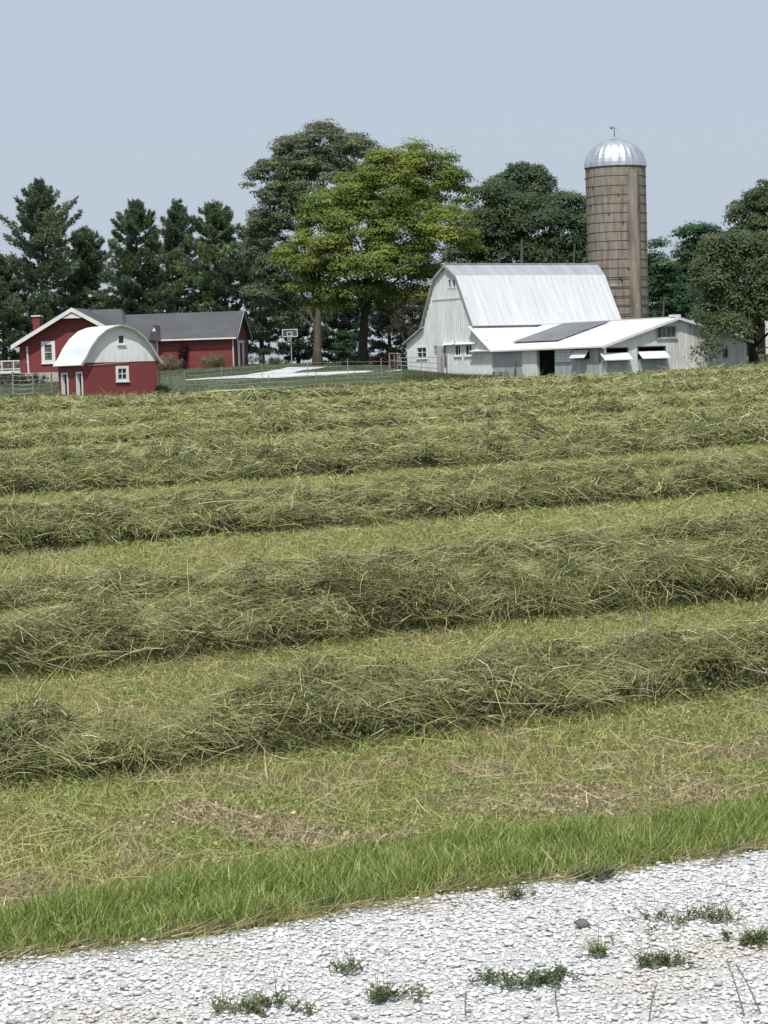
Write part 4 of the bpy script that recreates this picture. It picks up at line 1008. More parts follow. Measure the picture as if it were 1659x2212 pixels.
fence('wire_fence', 'thin wire fence running in front of the white driveway', [gp(*q) for q in ((400, 838), (478, 832), (567, 824.5), (665, 818), (752, 814.5), (824, 813.5), (868, 812))], 1.25, 4, stay=.9, mat_post='galv', post_r=.028)
fence('wire_fence', 'low wire fence beside the strip of bare tan dirt', [gp(*q) for q in ((452, 851), (580, 843), (683, 837), (765, 832), (850, 829))], 1.0, 3, stay=1.2, mat_post='old_wood', post_r=.03)
fence('wire_fence', 'woven wire fence panel at the right side of the red shed', [gp(*q) for q in ((346, 852), (372, 849), (400, 846))], 1.35, 9, stay=.16, mat_post='old_wood', post_r=.03, wire=.007, stay_r=.006)
fence('wire_fence', 'woven wire fence below the deck, left of the red shed', [gp(*q) for q in ((-60, 861), (-12, 858), (28, 856), (72, 855), (112, 853))], 1.5, 5, stay=.5, post_r=.06, wire=.008, stay_r=.006)
# pasture gate of old pipes at the barn gable
g0 = BF.world((-1.1, Y3 - .2, 0)); g1 = BF.world((-1.0, 6.1, 0)); 
def gate():
    A_ = np.array([g0[0], g0[1], gz(g0[0], g0[1])]); B_ = np.array([g1[0], g1[1], gz(g1[0], g1[1])]); root = empty('pipe_gate', A_); tag(root, 'old pipe gate and rails standing before the barn gable', 'gate')
    d = B_ - A_; m = MB()
    for h0, h1 in ((.35, .4), (.65, .85), (.95, 1.35)): m.bar((0, 0, h0), tuple(d + np.array([0, 0, h1])), .035, 6)
    m.bar(tuple(d * .55 + np.array([0, 0, .1])), tuple(d * .55 + np.array([0, 0, 1.2])), .035, 6); m.build('rail', MAT['grey_trim'], root)
    for q in (np.zeros(3), d, d + np.array([.4, -.75, 0])):
        m = MB(); m.bar(tuple(q + np.array([0, 0, -.4])), tuple(q + np.array([.02, 0, 1.45])), .06, 7); m.build('post', MAT['old_wood'], root)
gate()
# rail fence left of the barn
def rail_fence(name, label, a, b, h, n=3, sag=0.0, mat='old_wood'):
    a = np.array(a); b = np.array(b); root = empty(name, a); tag(root, label, 'fence'); d = b - a
    for i in range(n):
        q = d * i / (n - 1); q[2] = gz(a[0] + q[0], a[1] + q[1]) - a[2]; m = MB(); m.bar(tuple(q + np.array([0, 0, -.4])), tuple(q + np.array([0, 0, h * 1.04])), .07, 7); m.build('post', MAT['old_wood'], root)
    for f in (1.0, .55):
        m = MB(); m.bar((0, -.08, h * f), tuple(d + np.array([0, -.08, h * f + sag * f])), .05, 6); m.build('rail', MAT[mat], root)
rail_fence('rail_fence', 'low grey rail fence left of the barn lean-to', gp(842, 797, d0=180), (*BF.world((-.6, Y3 + .3, 0))[:2], gz(*BF.world((-.6, Y3 + .3, 0))[:2])), 1.3)
q0 = P(1607, 800, 178.5); q1 = P(1700, 790, 181)
rail_fence('rail_fence', 'rising grey rail fence with dark post beside the right end of the cattle shed', (q0[0], q0[1], gz(q0[0], q0[1])), (q1[0], q1[1], gz(q1[0], q1[1])), 1.0, 3, 1.0)
# dark pointed stake and low pallet by the grey wall
bs = BF.world((-.25, -3.35, 0)); zz_ = gz(bs[0], bs[1])
mb = MB(); mb.bar((0, 0, -.2), (.12, .1, 1.42), .14, 8, .012); tag(mb.build('pointed_stake', MAT['dark_wood'], loc=(bs[0], bs[1], zz_)), 'dark pointed stake leaning against the grey wall of the cattle shed', 'stake')
bs = BF.world((-.45, -1.7, 0)); zz_ = gz(bs[0], bs[1]); pal = empty('feed_rack', (bs[0], bs[1], zz_), ALB); tag(pal, 'low weathered wooden rack on the ground by the grey wall', 'rack')
for y in (-1.0, 0, 1.0): mb = MB(); mb.box(-.06, .06, y - .06, y + .06, -.2, .55); mb.build('leg', MAT['old_wood'], pal)
mb = MB(); mb.box(-.085, -.061, -1.1, 1.1, .38, .5); mb.box(-.085, -.061, -1.1, 1.1, .12, .22); mb.build('board', MAT['old_wood'], pal)

# ------------------------------------------------------------------ trees
GP = 'white pines behind the red house'
PC = (0.165, 0.217, 0.132)
pine('pine_tree', 'tallest pine with wide reaching boughs, behind the chimney of the red house', GP, (85, 392), 226, 88, seed=2, ragged=.42, taper=.62, up=.42, gap=.74, trunk_r=.34, dens=1.15, col=PC)
pine('pine_tree', 'shorter dense pine right of the tallest pine, behind the house gable', GP, (182, 493), 232, 74, seed=3, taper=.6, col=PC, dens=1.2)
pine('pine_tree', 'broad dark pine with pointed top above the house roof ridge', GP, (292, 433), 228, 92, seed=4, taper=.80, ragged=.42, col=(0.146, 0.201, 0.120), dens=1.2)
pine('pine_tree', 'narrow pine with bare lower trunk above the dark house roof', GP, (384, 430), 234, 66, seed=5, taper=.85, ragged=.45, bare=.25, col=PC, base_xy=-.7, dens=1.1)
pine('pine_tree', 'rounded pine at the right end of the house row', GP, (462, 436), 228, 84, seed=6, taper=.66, col=(0.183, 0.238, 0.122), ragged=.45, dens=1.05)
pine('pine_tree', 'low dark pine at the left edge of the picture', GP, (2, 560), 224, 85, seed=7, taper=.55, col=PC, bare=.05, dens=1.1)
pine('pine_tree', 'dark pine with long flat boughs left of the tall pale tree', GP, (556, 470), 226, 76, seed=8, taper=.5, ragged=.45, gap=.8, col=(0.137, 0.183, 0.120))
GB = 'dark pines at the back of the yard'
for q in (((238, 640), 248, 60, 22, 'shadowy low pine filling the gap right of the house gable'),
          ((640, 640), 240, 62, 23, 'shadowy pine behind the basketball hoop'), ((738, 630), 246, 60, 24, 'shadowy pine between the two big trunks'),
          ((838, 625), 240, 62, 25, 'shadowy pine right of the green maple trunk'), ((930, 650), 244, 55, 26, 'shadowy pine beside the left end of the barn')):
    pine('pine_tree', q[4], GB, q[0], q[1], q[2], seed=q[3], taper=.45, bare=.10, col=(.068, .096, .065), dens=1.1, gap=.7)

GD = 'broadleaf trees round the farmyard'
broadleaf('broadleaf_tree', 'tall grey-green tree with airy crown rising behind the yellow-green maple', GD, gp(686, 789, d0=185), 212,
          [(700, 330, 62, 55), (640, 360, 60, 60), (590, 395, 48, 48), (775, 335, 48, 42), (690, 420, 110, 75), (610, 470, 62, 60), (580, 540, 55, 70), (620, 610, 75, 60), (575, 640, 40, 60), (650, 680, 70, 35)],
          (0.189, 0.226, 0.132), leaf=.22, n_leaf=105000, trunk_r=.46, bark='bark_pale', loose=.5, clump=.75, seed=31, drift=(.170, .190, .110), limbs=10, trunk_to=P(690, 520, 209), up=.45, infl=(1.0, 1.1))
broadleaf('maple_tree', 'large yellow-green maple in front of the other trees, left of the barn', GD, gp(783, 787, d0=185), 203,
          [(835, 380, 50, 38), (900, 372, 46, 34), (955, 395, 36, 34), (780, 425, 58, 42), (870, 430, 56, 40, -1), (960, 440, 44, 34), (705, 485, 48, 42), (775, 500, 60, 40, -1.5), (870, 495, 66, 40, -1), (960, 505, 62, 34, -2.5), (1000, 530, 26, 22, -2), (650, 555, 42, 34),
           (715, 575, 62, 40, -2), (810, 580, 66, 42, -2.5), (895, 570, 50, 36, -1), (920, 620, 36, 26), (670, 610, 36, 26), (700, 655, 44, 24, -1), (790, 645, 66, 30, -1), (870, 645, 46, 26)],
          (.210, .275, .070), leaf=.24, n_leaf=150000, trunk_r=.55, loose=.12, clump=1.05, seed=32, yellow=.07, drift=(.290, .335, .075), limbs=14, trunk_to=P(800, 470, 203), up=.7, infl=(1.08, 1.5))
broadleaf('broadleaf_tree', 'dark rounded tree directly behind the barn roof', GD, gp(1080, 790, d0=190), 222,
          [(1065, 430, 62, 48), (1045, 500, 72, 60), (1100, 470, 82, 62), (1150, 500, 60, 55), (1090, 550, 100, 55), (1010, 570, 60, 55), (985, 640, 60, 60), (1160, 570, 60, 50), (1080, 600, 110, 34), (1160, 600, 80, 30)],
          (0.117, 0.169, 0.087), leaf=.26, n_leaf=72200, trunk_r=.45, loose=.2, clump=.95, seed=33, limbs=0, droop=.6, up=.4)
broadleaf('broadleaf_tree', 'taller dark tree with domed top behind the barn, left of the silo', GD, gp(1130, 790, d0=190), 232,
          [(1130, 385, 52, 36), (1155, 415, 38, 40), (1100, 410, 46, 38), (1135, 460, 62, 50)], (0.122, 0.174, 0.099), leaf=.26, n_leaf=28500, trunk_r=.4, loose=.4, clump=.8, seed=34, limbs=0, droop=.4)
broadleaf('broadleaf_tree', 'dark tree touching the left side of the silo', GD, gp(1235, 790, d0=190), 224,
          [(1235, 455, 46, 42), (1215, 500, 60, 55), (1260, 500, 50, 60), (1210, 560, 65, 45), (1275, 570, 50, 50), (1240, 600, 60, 30)], (0.117, 0.181, 0.087), leaf=.26, n_leaf=41800, trunk_r=.4, loose=.35, clump=.9, seed=35, limbs=0, droop=.5)
broadleaf('locust_tree', 'dark green tree with rounded top right of the silo', GD, gp(1515, 780, d0=185), 230,
          [(1515, 520, 46, 36), (1545, 545, 36, 32), (1500, 575, 44, 50), (1530, 610, 60, 60), (1480, 640, 60, 60), (1500, 690, 60, 40)], (0.074, 0.146, 0.070), leaf=.25, n_leaf=49400, trunk_r=.35, loose=.25, clump=.85, limbs=0, seed=36)
broadleaf('locust_tree', 'low dark tree with stray top sprigs, right against the silo', GD, gp(1425, 780, d0=185), 226,
          [(1418, 535, 18, 13), (1412, 575, 30, 26), (1430, 600, 42, 34), (1425, 640, 50, 40), (1455, 660, 55, 45), (1430, 690, 60, 32)], (0.074, 0.146, 0.074), leaf=.25, n_leaf=32300, trunk_r=.3, loose=.35, clump=.75, limbs=0, seed=37)
broadleaf('broadleaf_tree', 'tall tree at the right edge behind the drooping tree', GD, gp(1680, 775, d0=185), 224,
          [(1650, 425, 46, 36), (1620, 460, 36, 40), (1690, 460, 70, 65), (1630, 510, 55, 42), (1720, 560, 80, 80)], (0.119, 0.164, 0.079), leaf=.26, n_leaf=45600, trunk_r=.45, loose=.35, clump=.85, seed=38, limbs=5, droop=.4)
tb_ = P(1634, 776, 178.5); tbz = gz(tb_[0], tb_[1])
broadleaf('willow_tree', 'big drooping olive-green tree over the right end of the cattle shed', GD, (tb_[0], tb_[1], tbz), 174,
          [(1560, 535, 52, 38), (1620, 540, 64, 44), (1690, 560, 70, 60), (1545, 595, 48, 50), (1610, 600, 78, 55), (1565, 655, 60, 45), (1640, 650, 70, 42), (1548, 700, 30, 26, -1.5), (1580, 700, 40, 26, -2), (1532, 740, 18, 14, -3), (1710, 640, 60, 50)],
          (0.146, 0.185, 0.093), leaf=.22, n_leaf=87400, trunk_r=.42, bark='bark_pale', loose=.55, clump=.7, seed=39, droop=.9, limbs=26, up=.35,
          trunk_pts=[(tb_[0], tb_[1], tbz), P(1625, 755, 178), P(1627, 730, 177.5), P(1634, 700, 177), P(1636, 660, 176), P(1630, 610, 175)])
# bare snag right of the silo, scrubby small trees
def snag(name, label, base, pts, seed, mt='dead'):
    r = np.random.default_rng(seed); O = np.array(base); root = empty(name, base); tag(root, label, 'tree'); m = MB()
    m.tube([np.array([0, 0, -.3])] + [np.array(p) - O for p in pts], [.08] + [.07 * (1 - .8 * i / len(pts)) for i in range(len(pts))], 7); m.build('trunk', MAT[mt], root)
    m = MB()
    for i in range(16):
        s = r.uniform(.45, .98); k = s * (len(pts) - 1); i0 = min(int(k), len(pts) - 2); st = (np.array(pts[i0]) * (1 - k + i0) + np.array(pts[i0 + 1]) * (k - i0)) - O
        d = unit(np.array([[r.normal(0, .7), r.normal(0, .5), 1.0]]))[0]; L_ = r.uniform(.5, 1.8); m.tube([st, st + d * L_ * .5 + r.normal(0, .08, 3), st + d * L_ + r.normal(0, .15, 3)], [.03, .02, .008], 5)
    m.build('branch', MAT[mt], root); return root
def at(xd, yd, dep): p = P(xd, yd, dep); return (p[0], p[1], gz(p[0], p[1]))
snag('dead_tree', 'bare grey dead tree poking up right of the silo', at(1466, 780, 233), [P(1466, 640, 233), P(1468, 600, 233), P(1460, 572, 233), P(1468, 548, 233), P(1460, 522, 233)], 3)
snag('dead_tree', 'bare twisted grey tree at the left end of the barn', gp(868, 795, d0=180), [P(868, 760, 194), P(873, 735, 194), P(862, 712, 194), P(858, 695, 194)], 5, 'bark_pale')
broadleaf('small_tree', 'scrubby brownish small tree beside the left end of the barn', 'small yard trees', gp(884, 796, d0=185), 198, [(880, 690, 24, 22), (900, 670, 24, 24), (862, 715, 22, 20), (892, 735, 20, 24), (895, 760, 18, 18)], (.075, .072, .045), leaf=.16, n_leaf=7980, trunk_r=.11, loose=.6, clump=.5, seed=41, limbs=12)
broadleaf('small_tree', 'fresh green sapling between the two big trunks', 'small yard trees', gp(746, 788, d0=185), 199, [(745, 735, 14, 18), (745, 755, 22, 16), (735, 768, 16, 10)], (.060, .115, .055), leaf=.16, n_leaf=4940, trunk_r=.07, loose=.3, clump=.45, seed=42, limbs=8)

# shrubs at the house and in the yard
hw_ = lambda xd: HF.world((hyw(xd, 785)[0], yw - 1.1, 0))
for xd, rx, rz, c, s, lb in ((370, 1.3, 1.25, (.25, .26, .16), 51, 'pale green shrub against the red house wall, nearer the entry'), (468, 1.15, 1.1, (.21, .23, .13), 52, 'pale green shrub against the red house wall, nearer the downspout')):
    q = hw_(xd); shrub('flowering_shrub', lb, (q[0], q[1], gz(q[0], q[1])), rx, rz, c, 2600, .10, s, group='shrubs along the house wall', up=.8)
q = HF.world((hyw(396, 770)[0], yw - .22, 0)); tq = (q[0], q[1], gz(q[0], q[1])); broadleaf('climbing_shrub', 'small dark maroon tree against the red house wall', None, tq, q[1], [(396, 762, 7, 6), (395, 769, 7, 6), (396, 752, 3, 5), (396, 776, 3, 4)], (.060, .024, .028), leaf=.10, n_leaf=1900, trunk_r=.04, clump=.25, seed=53, limbs=5, thick=.4)
q = hw_(408); shrub('low_shrub', 'tiny dark shrub at the foot of the red house wall', (q[0], q[1], gz(q[0], q[1])), .4, .35, (.05, .045, .025), 500, .07, 54)
for xd, yd, c, s, lb in ((548, 788, (.32, .26, .22), 55, 'pale pinkish flower clump past the house porch'), (592, 788, (.30, .27, .17), 56, 'straw coloured grass clump left of the basketball pole')):
    shrub('flower_clump', lb, gp(xd, yd, d0=185), .85, .85, c, 900, .09, s, cat='plant', blade=xd > 560)
shrub('barberry_shrub', 'dark red barberry bush right of the maple trunk', gp(832, 790, d0=180), 1.5, 1.15, (.060, .022, .022), 3000, .11, 57)
shrub('low_shrub', 'dark green low bush at the foot of the maple', gp(758, 790, d0=180), 1.3, .75, (.030, .045, .022), 2000, .10, 58)
shrub('low_shrub', 'green brambly bush in front of the house foundation', gp(62, 838, d0=180), 1.6, .85, (.045, .060, .028), 2400, .10, 59)
shrub('low_shrub', 'weedy bush below the deck at the left edge', gp(12, 842, d0=175), 1.5, .9, (.055, .068, .032), 2200, .10, 60)
shrub('low_shrub', 'weedy clump at the right corner of the red shed', at(347, 840, 153), .7, .75, (.055, .070, .032), 1200, .09, 61)
shrub('low_shrub', 'grey-green brush under the rail fence left of the barn', gp(870, 797, d0=180), 1.3, .8, (.05, .06, .035), 1800, .10, 62)

# ------------------------------------------------------------------ hay, stubble, verge, gravel
def pal(n, r, tab, sg=.26):
    c = np.array([t[0] for t in tab]); w_ = np.array([t[1] for t in tab], float); w_ /= w_.sum()
    return c[r.choice(len(tab), n, p=w_)] * np.exp(r.normal(0, sg, (n, 1)))
HAYTAB = [((.225, .250, .090), 32), ((.185, .215, .102), 24), ((.58, .53, .27), 18), ((.30, .23, .13), 13), ((.37, .39, .115), 11), ((.72, .67, .44), 5)]
LEAFTAB = [((.142, .163, .064), 42), ((.126, .150, .075), 29), ((.18, .145, .085), 14), ((.22, .245, .082), 15)]
STUBTAB = [((.52, .51, .165), 36), ((.38, .44, .125), 29), ((.66, .58, .29), 17), ((.40, .31, .17), 10), ((.25, .34, .11), 8)]
VERGETAB = [((.300, .365, .100), 40), ((.205, .285, .078), 28), ((.41, .46, .15), 22), ((.50, .47, .20), 7), ((.58, .53, .32), 3)]

ROWS = []; TALL = (5, 6, 9, 12, 13, 17, 18, 23, 24, 29, 30)
d = 10.45; k = 0
while d < 176:
    rr = np.random.default_rng(100 + k)
    ta = [0.60, 0.60, 0.62, 0.66][k] if k < 4 else 0.66
    hh = [0.225, 0.30, 0.15, 0.28][k] if k < 4 else (rr.uniform(.25, .32) if k in TALL else rr.uniform(.06, .12))
    ww = [0.52, 0.76, 0.52, 0.74][k] if k < 4 else (rr.uniform(.75, .95) if k in TALL else rr.uniform(.45, .6))
    ROWS.append((k, d, ta, hh, ww)); d += [3.75, 4.0, 5.0, 4.9][k] if k < 4 else rr.uniform(4.2, 5.6); k += 1
lump = nz2(3, 1.3); lump2 = nz2(4, .45); meander = nz2(9, 9.0); big = nz2(12, 5.0)
def row_pt(row, x, s):
    k, d, ta, h, w_ = row; nrm = np.array([-ta, 1.0]) / math.hypot(1, ta)
    yc = d + ta * x + .16 * meander(x, d * 3.1); wl = w_ * (1 + .16 * big(x * 1.2, d * 2.0 + 5))
    px = x + nrm[0] * s * wl; py = yc + nrm[1] * s * wl
    hl = h * np.clip(.90 + .26 * lump(px, py) + .20 * lump2(px, py) + .12 * big(px, py), .35, 1.7)
    prof = np.where(s < 0, np.clip(1 - np.abs(s) ** 5, 0, 1) ** .6, np.clip(1 - np.abs(s) ** 2.1, 0, 1) ** .85)
    return px, py, hl * prof
swirl = nz2(16, .62); pk = nz2(15, .8)
def pocket(x, y, s, d):
    q = max(1.0, d / 22.0)
    return np.clip((pk(x / q, y / q) * .8 + .15) * np.clip(-s * 2.2 - .75, 0, 1) * (1.0 if d < 30 else 1.35), 0, .62 if d < 30 else .8)
def row_span(row, m=.235):
    k, d, ta, h, w_ = row; return -(m * d + 1.2) / (1 + m * ta), (m * d + 1.2) / max(.2, 1 - m * ta)

def hay_for(rows, name, seed):
    r = np.random.default_rng(seed); parts_m = []; st = []; lf = []
    for row in rows:
        k, d, ta, h, w_ = row; x0, x1 = row_span(row); step = .10 + .006 * d
        xs_ = np.arange(x0, x1, step); s_ = np.linspace(-1, 1, 15); Xg, Sg = np.meshgrid(xs_, s_, indexing='ij')
        px, py, ph = row_pt(row, Xg, np.where(Sg < 0, Sg * .70, Sg)); ok = py[:, 7] < edge(px[:, 7]) - .6
        if ok.sum() < 3: continue
        Xg, px, py, ph = Xg[ok], px[ok], py[ok], ph[ok]; x0, x1 = Xg[0, 0], Xg[-1, 0]
        pz = ground(px, py) + ph * .80 * np.where(Sg[ok] < -.95, 0, 1) - .05
        jt = .022 * max(1.0, d / 18.0) ** .6; inn = (np.abs(Sg[ok]) < .95); px = px + r.normal(0, jt, px.shape) * inn; py = py + r.normal(0, jt, px.shape) * inn; pz = pz + r.normal(0, jt, px.shape) * inn
        parts_m.append((np.stack([px, py, pz], -1).reshape(-1, 3), grid_faces(len(px), 15)))
        L = (x1 - x0) * math.hypot(1, ta); nn = 400
        dd = d + ta * np.linspace(x0, x1, nn); ln_w = 1 / np.maximum(dd, 6) ** 1.15; cdf = np.cumsum(ln_w); cdf /= cdf[-1]
        def sample(n): return np.interp(r.uniform(0, 1, n), cdf, np.linspace(x0, x1, nn))
        dm = np.mean(dd); sc = max(1.0, d / 13.0)
        n = int(np.clip(L * 2 * w_ * 3900 / sc ** 1.36, 5000, 60000)); x = sample(n); s = r.uniform(-1.05, 1.05, n)
        qx, qy, qh = row_pt(row, x, s); de = np.maximum(qy, 6); sl = np.maximum(1, de / 13.0)
        keep = (qy < edge(qx) - .3) & (r.uniform(size=n) > pocket(qx, qy, s, d)); x, s, qx, qy, qh, de, sl = [v[keep] for v in (x, s, qx, qy, qh, de, sl)]; n = len(x)
        gzv = ground(qx, qy); tilt = np.clip(-np.sign(s) * np.abs(s) ** 1.5, -1, 1)
        p = np.stack([qx, qy, gzv + qh * r.uniform(.55, 1.08, n) + .008 + np.where(s < -.55, (-.55 - s) * h * .75, 0)], 1)
        along = unit(np.array([[1.0, ta, 0]])); nrmv = np.array([[-along[0, 1], along[0, 0], 0]])
        qs = max(1.0, d / 16.0); ang = r.normal(0, .42, n) + np.where(r.uniform(size=n) < .5, 0, pi) + .75 * swirl(qx / qs, qy / qs) + np.where(r.uniform(size=n) < .22, r.normal(0, 1.2, n), 0)
        el = r.normal(.14, .32, n)
        dv = along * np.cos(ang)[:, None] + nrmv * np.sin(ang)[:, None]; slope_z = -np.sin(ang) * np.sign(s) * np.abs(s) ** 1.4 * h / w_ * 1.3
        dv[:, 2] = np.tan(el) + slope_z; dv = unit(dv)
        Ln = np.exp(r.normal(math.log(.115), .45, n)).clip(.04, .42) * sl ** .42; Wd = r.uniform(.0018, .0040, n) * sl ** .92
        bend = np.stack([r.normal(0, .30, n), r.normal(0, .30, n), r.uniform(-.50, .10, n)], 1) * Ln[:, None]
        side = unit(np.cross(dv, unit(r.normal(0, 1, (n, 3)) + np.array([0, -.6, .8]))))
        g = np.clip(.5 + .45 * big(qx * .8 + 40, qy * .8), 0, 1)[:, None]
        dry = (1 + .30 * sstep(15, 60, qy))[:, None]; col = pal(n, r, HAYTAB); col = np.clip((col * (1 - .3 * g) + .3 * g * np.array([.36, .33, .15])) * dry, 0, .8)  # dry: far hay painted lighter to stand in for sunlit tops, not drier hay
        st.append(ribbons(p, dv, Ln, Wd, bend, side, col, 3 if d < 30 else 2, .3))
        n = int(np.clip(L * 2 * w_ * 9500 / sc ** 1.5, 6000, 120000)); x = sample(n); s = r.uniform(-1, 1, n); qx, qy, qh = row_pt(row, x, s); keep = (qy < edge(qx) - .3) & (r.uniform(size=n) > pocket(qx, qy, s, d))
        qx, qy, qh = qx[keep], qy[keep], qh[keep]; n = len(qx); sl = np.maximum(1, qy / 13.0)
        p = np.stack([qx, qy, ground(qx, qy) + qh * r.uniform(.72, 1.0, n) + .004], 1)
        lf.append(leaf_quads(p, unit(rdir(n, r) + np.array([0, -.2, .6])), r.uniform(.010, .024, n) * sl ** .88, np.clip(pal(n, r, LEAFTAB) * (1 + .30 * sstep(15, 60, qy))[:, None], 0, .8), .55, r))  # far leaves get the same painted lightening for sunlit tops
    V, F, o = [], [], 0
    for v, f in parts_m: V.append(v); F.append(f + o); o += len(v)
    Vm, Fm = np.concatenate(V), np.concatenate(F)[:, ::-1]
    nv = np.cross(Vm[Fm[:, 1]] - Vm[Fm[:, 0]], Vm[Fm[:, 3]] - Vm[Fm[:, 0]])
    if nv[:, 2].mean() < 0: Fm = Fm[:, ::-1]
    A = join(st); B = join(lf); AB = join([A, B])
    # one mesh: core faces and loose hay, two materials
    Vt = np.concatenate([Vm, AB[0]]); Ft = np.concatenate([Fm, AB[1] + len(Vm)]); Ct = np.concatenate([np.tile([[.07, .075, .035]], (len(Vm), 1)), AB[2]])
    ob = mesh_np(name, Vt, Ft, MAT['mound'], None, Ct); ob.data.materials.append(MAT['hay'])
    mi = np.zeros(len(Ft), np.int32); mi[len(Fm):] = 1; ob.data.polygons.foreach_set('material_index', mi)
    return ob, len(Ft)
RL = ['windrow of cut hay nearest the gravel lane, before a wide stubble strip', 'thick second windrow of cut hay up from the gravel lane', 'flatter third windrow of cut hay lying close behind the thick one', 'fourth windrow of cut hay, above the bright yellow stubble band']
tot = 0
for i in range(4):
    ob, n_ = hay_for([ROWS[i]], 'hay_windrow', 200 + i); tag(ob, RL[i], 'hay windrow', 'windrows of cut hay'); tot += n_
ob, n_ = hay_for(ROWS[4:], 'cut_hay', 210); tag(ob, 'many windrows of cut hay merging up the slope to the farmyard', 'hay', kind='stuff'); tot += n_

def scatter_band(n, ylo, yhi, x_of, r, power=1.6):
    pass
def wedge(n, d0, d1, r, m=.235, power=1.5):
    """points of the visible wedge, denser near the camera (density ~ distance^-power)"""
    q = 2 - power; u_ = r.uniform(0, 1, n)
    y = (d0 ** q + u_ * (d1 ** q - d0 ** q)) ** (1 / q) if abs(q) > 1e-6 else d0 * (d1 / d0) ** u_
    return r.uniform(-1, 1, n) * (m * y + 1.0), y
def blades(name, x, y, r, hmin, hmax, wid, tab, lean, sc, mat, seg=2, curl=.35, zoff=0.0, extra=None):
    n = len(x); z = ground(x, y) + zoff; d = np.stack([r.normal(0, lean, n), r.normal(0, lean, n), np.ones(n)], 1); d = unit(d)
    L = r.uniform(hmin, hmax, n) * sc ** .5; a = r.uniform(0, 2 * pi, n); side = np.stack([np.cos(a), np.sin(a), np.zeros(n)], 1); side = unit(side - d * (side * d).sum(1, keepdims=True))
    b = np.stack([r.normal(0, curl, n), r.normal(0, curl, n), -np.abs(r.normal(0, curl * .5, n))], 1) * L[:, None]
    col = pal(n, r, tab)
    if extra is not None: col = extra(col, x, y)
    return ribbons(np.stack([x, y, z], 1), d, L, wid * r.uniform(.6, 1.3, n) * sc ** .95, b, side, col, seg, .1)
r = np.random.default_rng(77)
tone = nz2(21, 1.6); tone2 = nz2(22, .7)
def stub_tone(c, x, y):
    g = np.clip(.45 + .5 * tone(x, y), 0, 1)[:, None]; b = np.clip(-.1 + .6 * tone2(x + 7, y), 0, .8)[:, None]
    c = c * (1 - .42 * g) + .42 * g * np.array([.37, .44, .12]); 
    near = np.clip(1 - (y - verge_edge(x)) / 1.9, 0, 1)[:, None] ** .7 * .85; b = np.clip(b * .6 + near * np.clip(.5 + .8 * tone2(x, y), 0, 1)[:, None], 0, .85)
    return c * (1 - b) + b * np.array([.50, .40, .26]) * np.exp(r.normal(0, .25, (len(x), 1)))
P1 = []
x, y = wedge(420000, 6.0, 60, r, power=1.75); kp = (y > verge_edge(x) + r.normal(0, .10, len(x)) - .05); x, y = x[kp], y[kp]
P1.append(blades('', x, y, r, .025, .075, .0040, STUBTAB, .42, np.maximum(1, y / 12), None, 2, .5, extra=stub_tone))
x, y = wedge(60000, 60, 172, r, power=1.4); kp = y < edge(x); x, y = x[kp], y[kp]
P1.append(blades('', x, y, r, .05, .10, .0045, STUBTAB, .5, np.maximum(1, y / 12), None, 2, .5, extra=stub_tone))
# loose litter lying on the stubble
x, y = wedge(70000, 6.0, 60, r, power=1.75); kp = y > verge_edge(x); x, y = x[kp], y[kp]; n = len(x); a = r.uniform(0, 2 * pi, n); sl = np.maximum(1, y / 12)
dv = unit(np.stack([np.cos(a), np.sin(a), r.normal(.12, .15, n)], 1)); Ln = r.uniform(.05, .2, n) * sl ** .5
P1.append(ribbons(np.stack([x, y, ground(x, y) + .02 * sl ** .5], 1), dv, Ln, r.uniform(.0025, .005, n) * sl ** .95, r.normal(0, .12, (n, 3)) * Ln[:, None], unit(np.cross(dv, rdir(n, r) + np.array([0, 0, 1.0]))), stub_tone(pal(n, r, [((.52, .47, .25), 4), ((.32, .26, .14), 3), ((.32, .37, .12), 3)]), x, y), 2, .3))
# small leafy regrowth
x, y = wedge(90000, 6.0, 40, r, power=1.75); kp = (y > verge_edge(x)) & (tone(x, y) > -.2); x, y = x[kp], y[kp]; n = len(x); sl = np.maximum(1, y / 12)
P1.append(leaf_quads(np.stack([x, y, ground(x, y) + r.uniform(.01, .05, n) * sl ** .5], 1), unit(rdir(n, r) * .7 + np.array([0, 0, .8])), r.uniform(.012, .028, n) * sl ** .9, stub_tone(pal(n, r, [((.17, .26, .09), 5), ((.28, .35, .11), 4)]), x, y), .6, r))
S_ = join(P1); tag(mesh_np('stubble', S_[0], S_[1], MAT['grass'], None, S_[2]), 'short yellow-green stubble between the hay windrows', 'stubble', kind='stuff'); tot += len(S_[1])

# verge: lush band of uncut grass along the lane
n = 120000; x = r.uniform(-4.2, 6.5, n); t = np.where(r.uniform(size=n) < .86, r.uniform(0, 1, n), .9 + r.exponential(.22, n)); lo, hi = lane_edge(x), verge_edge(x); y = lo + (hi - lo) * t + r.normal(0, .03, n)
vt = nz2(31, .8)
def vtone(c, x, y):
    g = np.clip(.4 + .5 * vt(x, y), 0, 1)[:, None]; return c * (1 - .3 * g) + .3 * g * np.array([.20, .285, .07])
hs = (.55 + .45 * np.clip(.5 + .5 * vt(x * 1.3, y * 1.3), 0, 1)) * (1 - .5 * sstep(.65, 1.15, t)) * (1 - .25 * sstep(.12, 0, t))
z = ground(x, y); dv = unit(np.stack([r.normal(.02, .22, n), r.normal(-.04, .22, n), np.ones(n)], 1)); L = r.uniform(.045, .135, n) * hs
a = r.uniform(0, 2 * pi, n); side = np.stack([np.cos(a), np.sin(a), np.zeros(n)], 1)
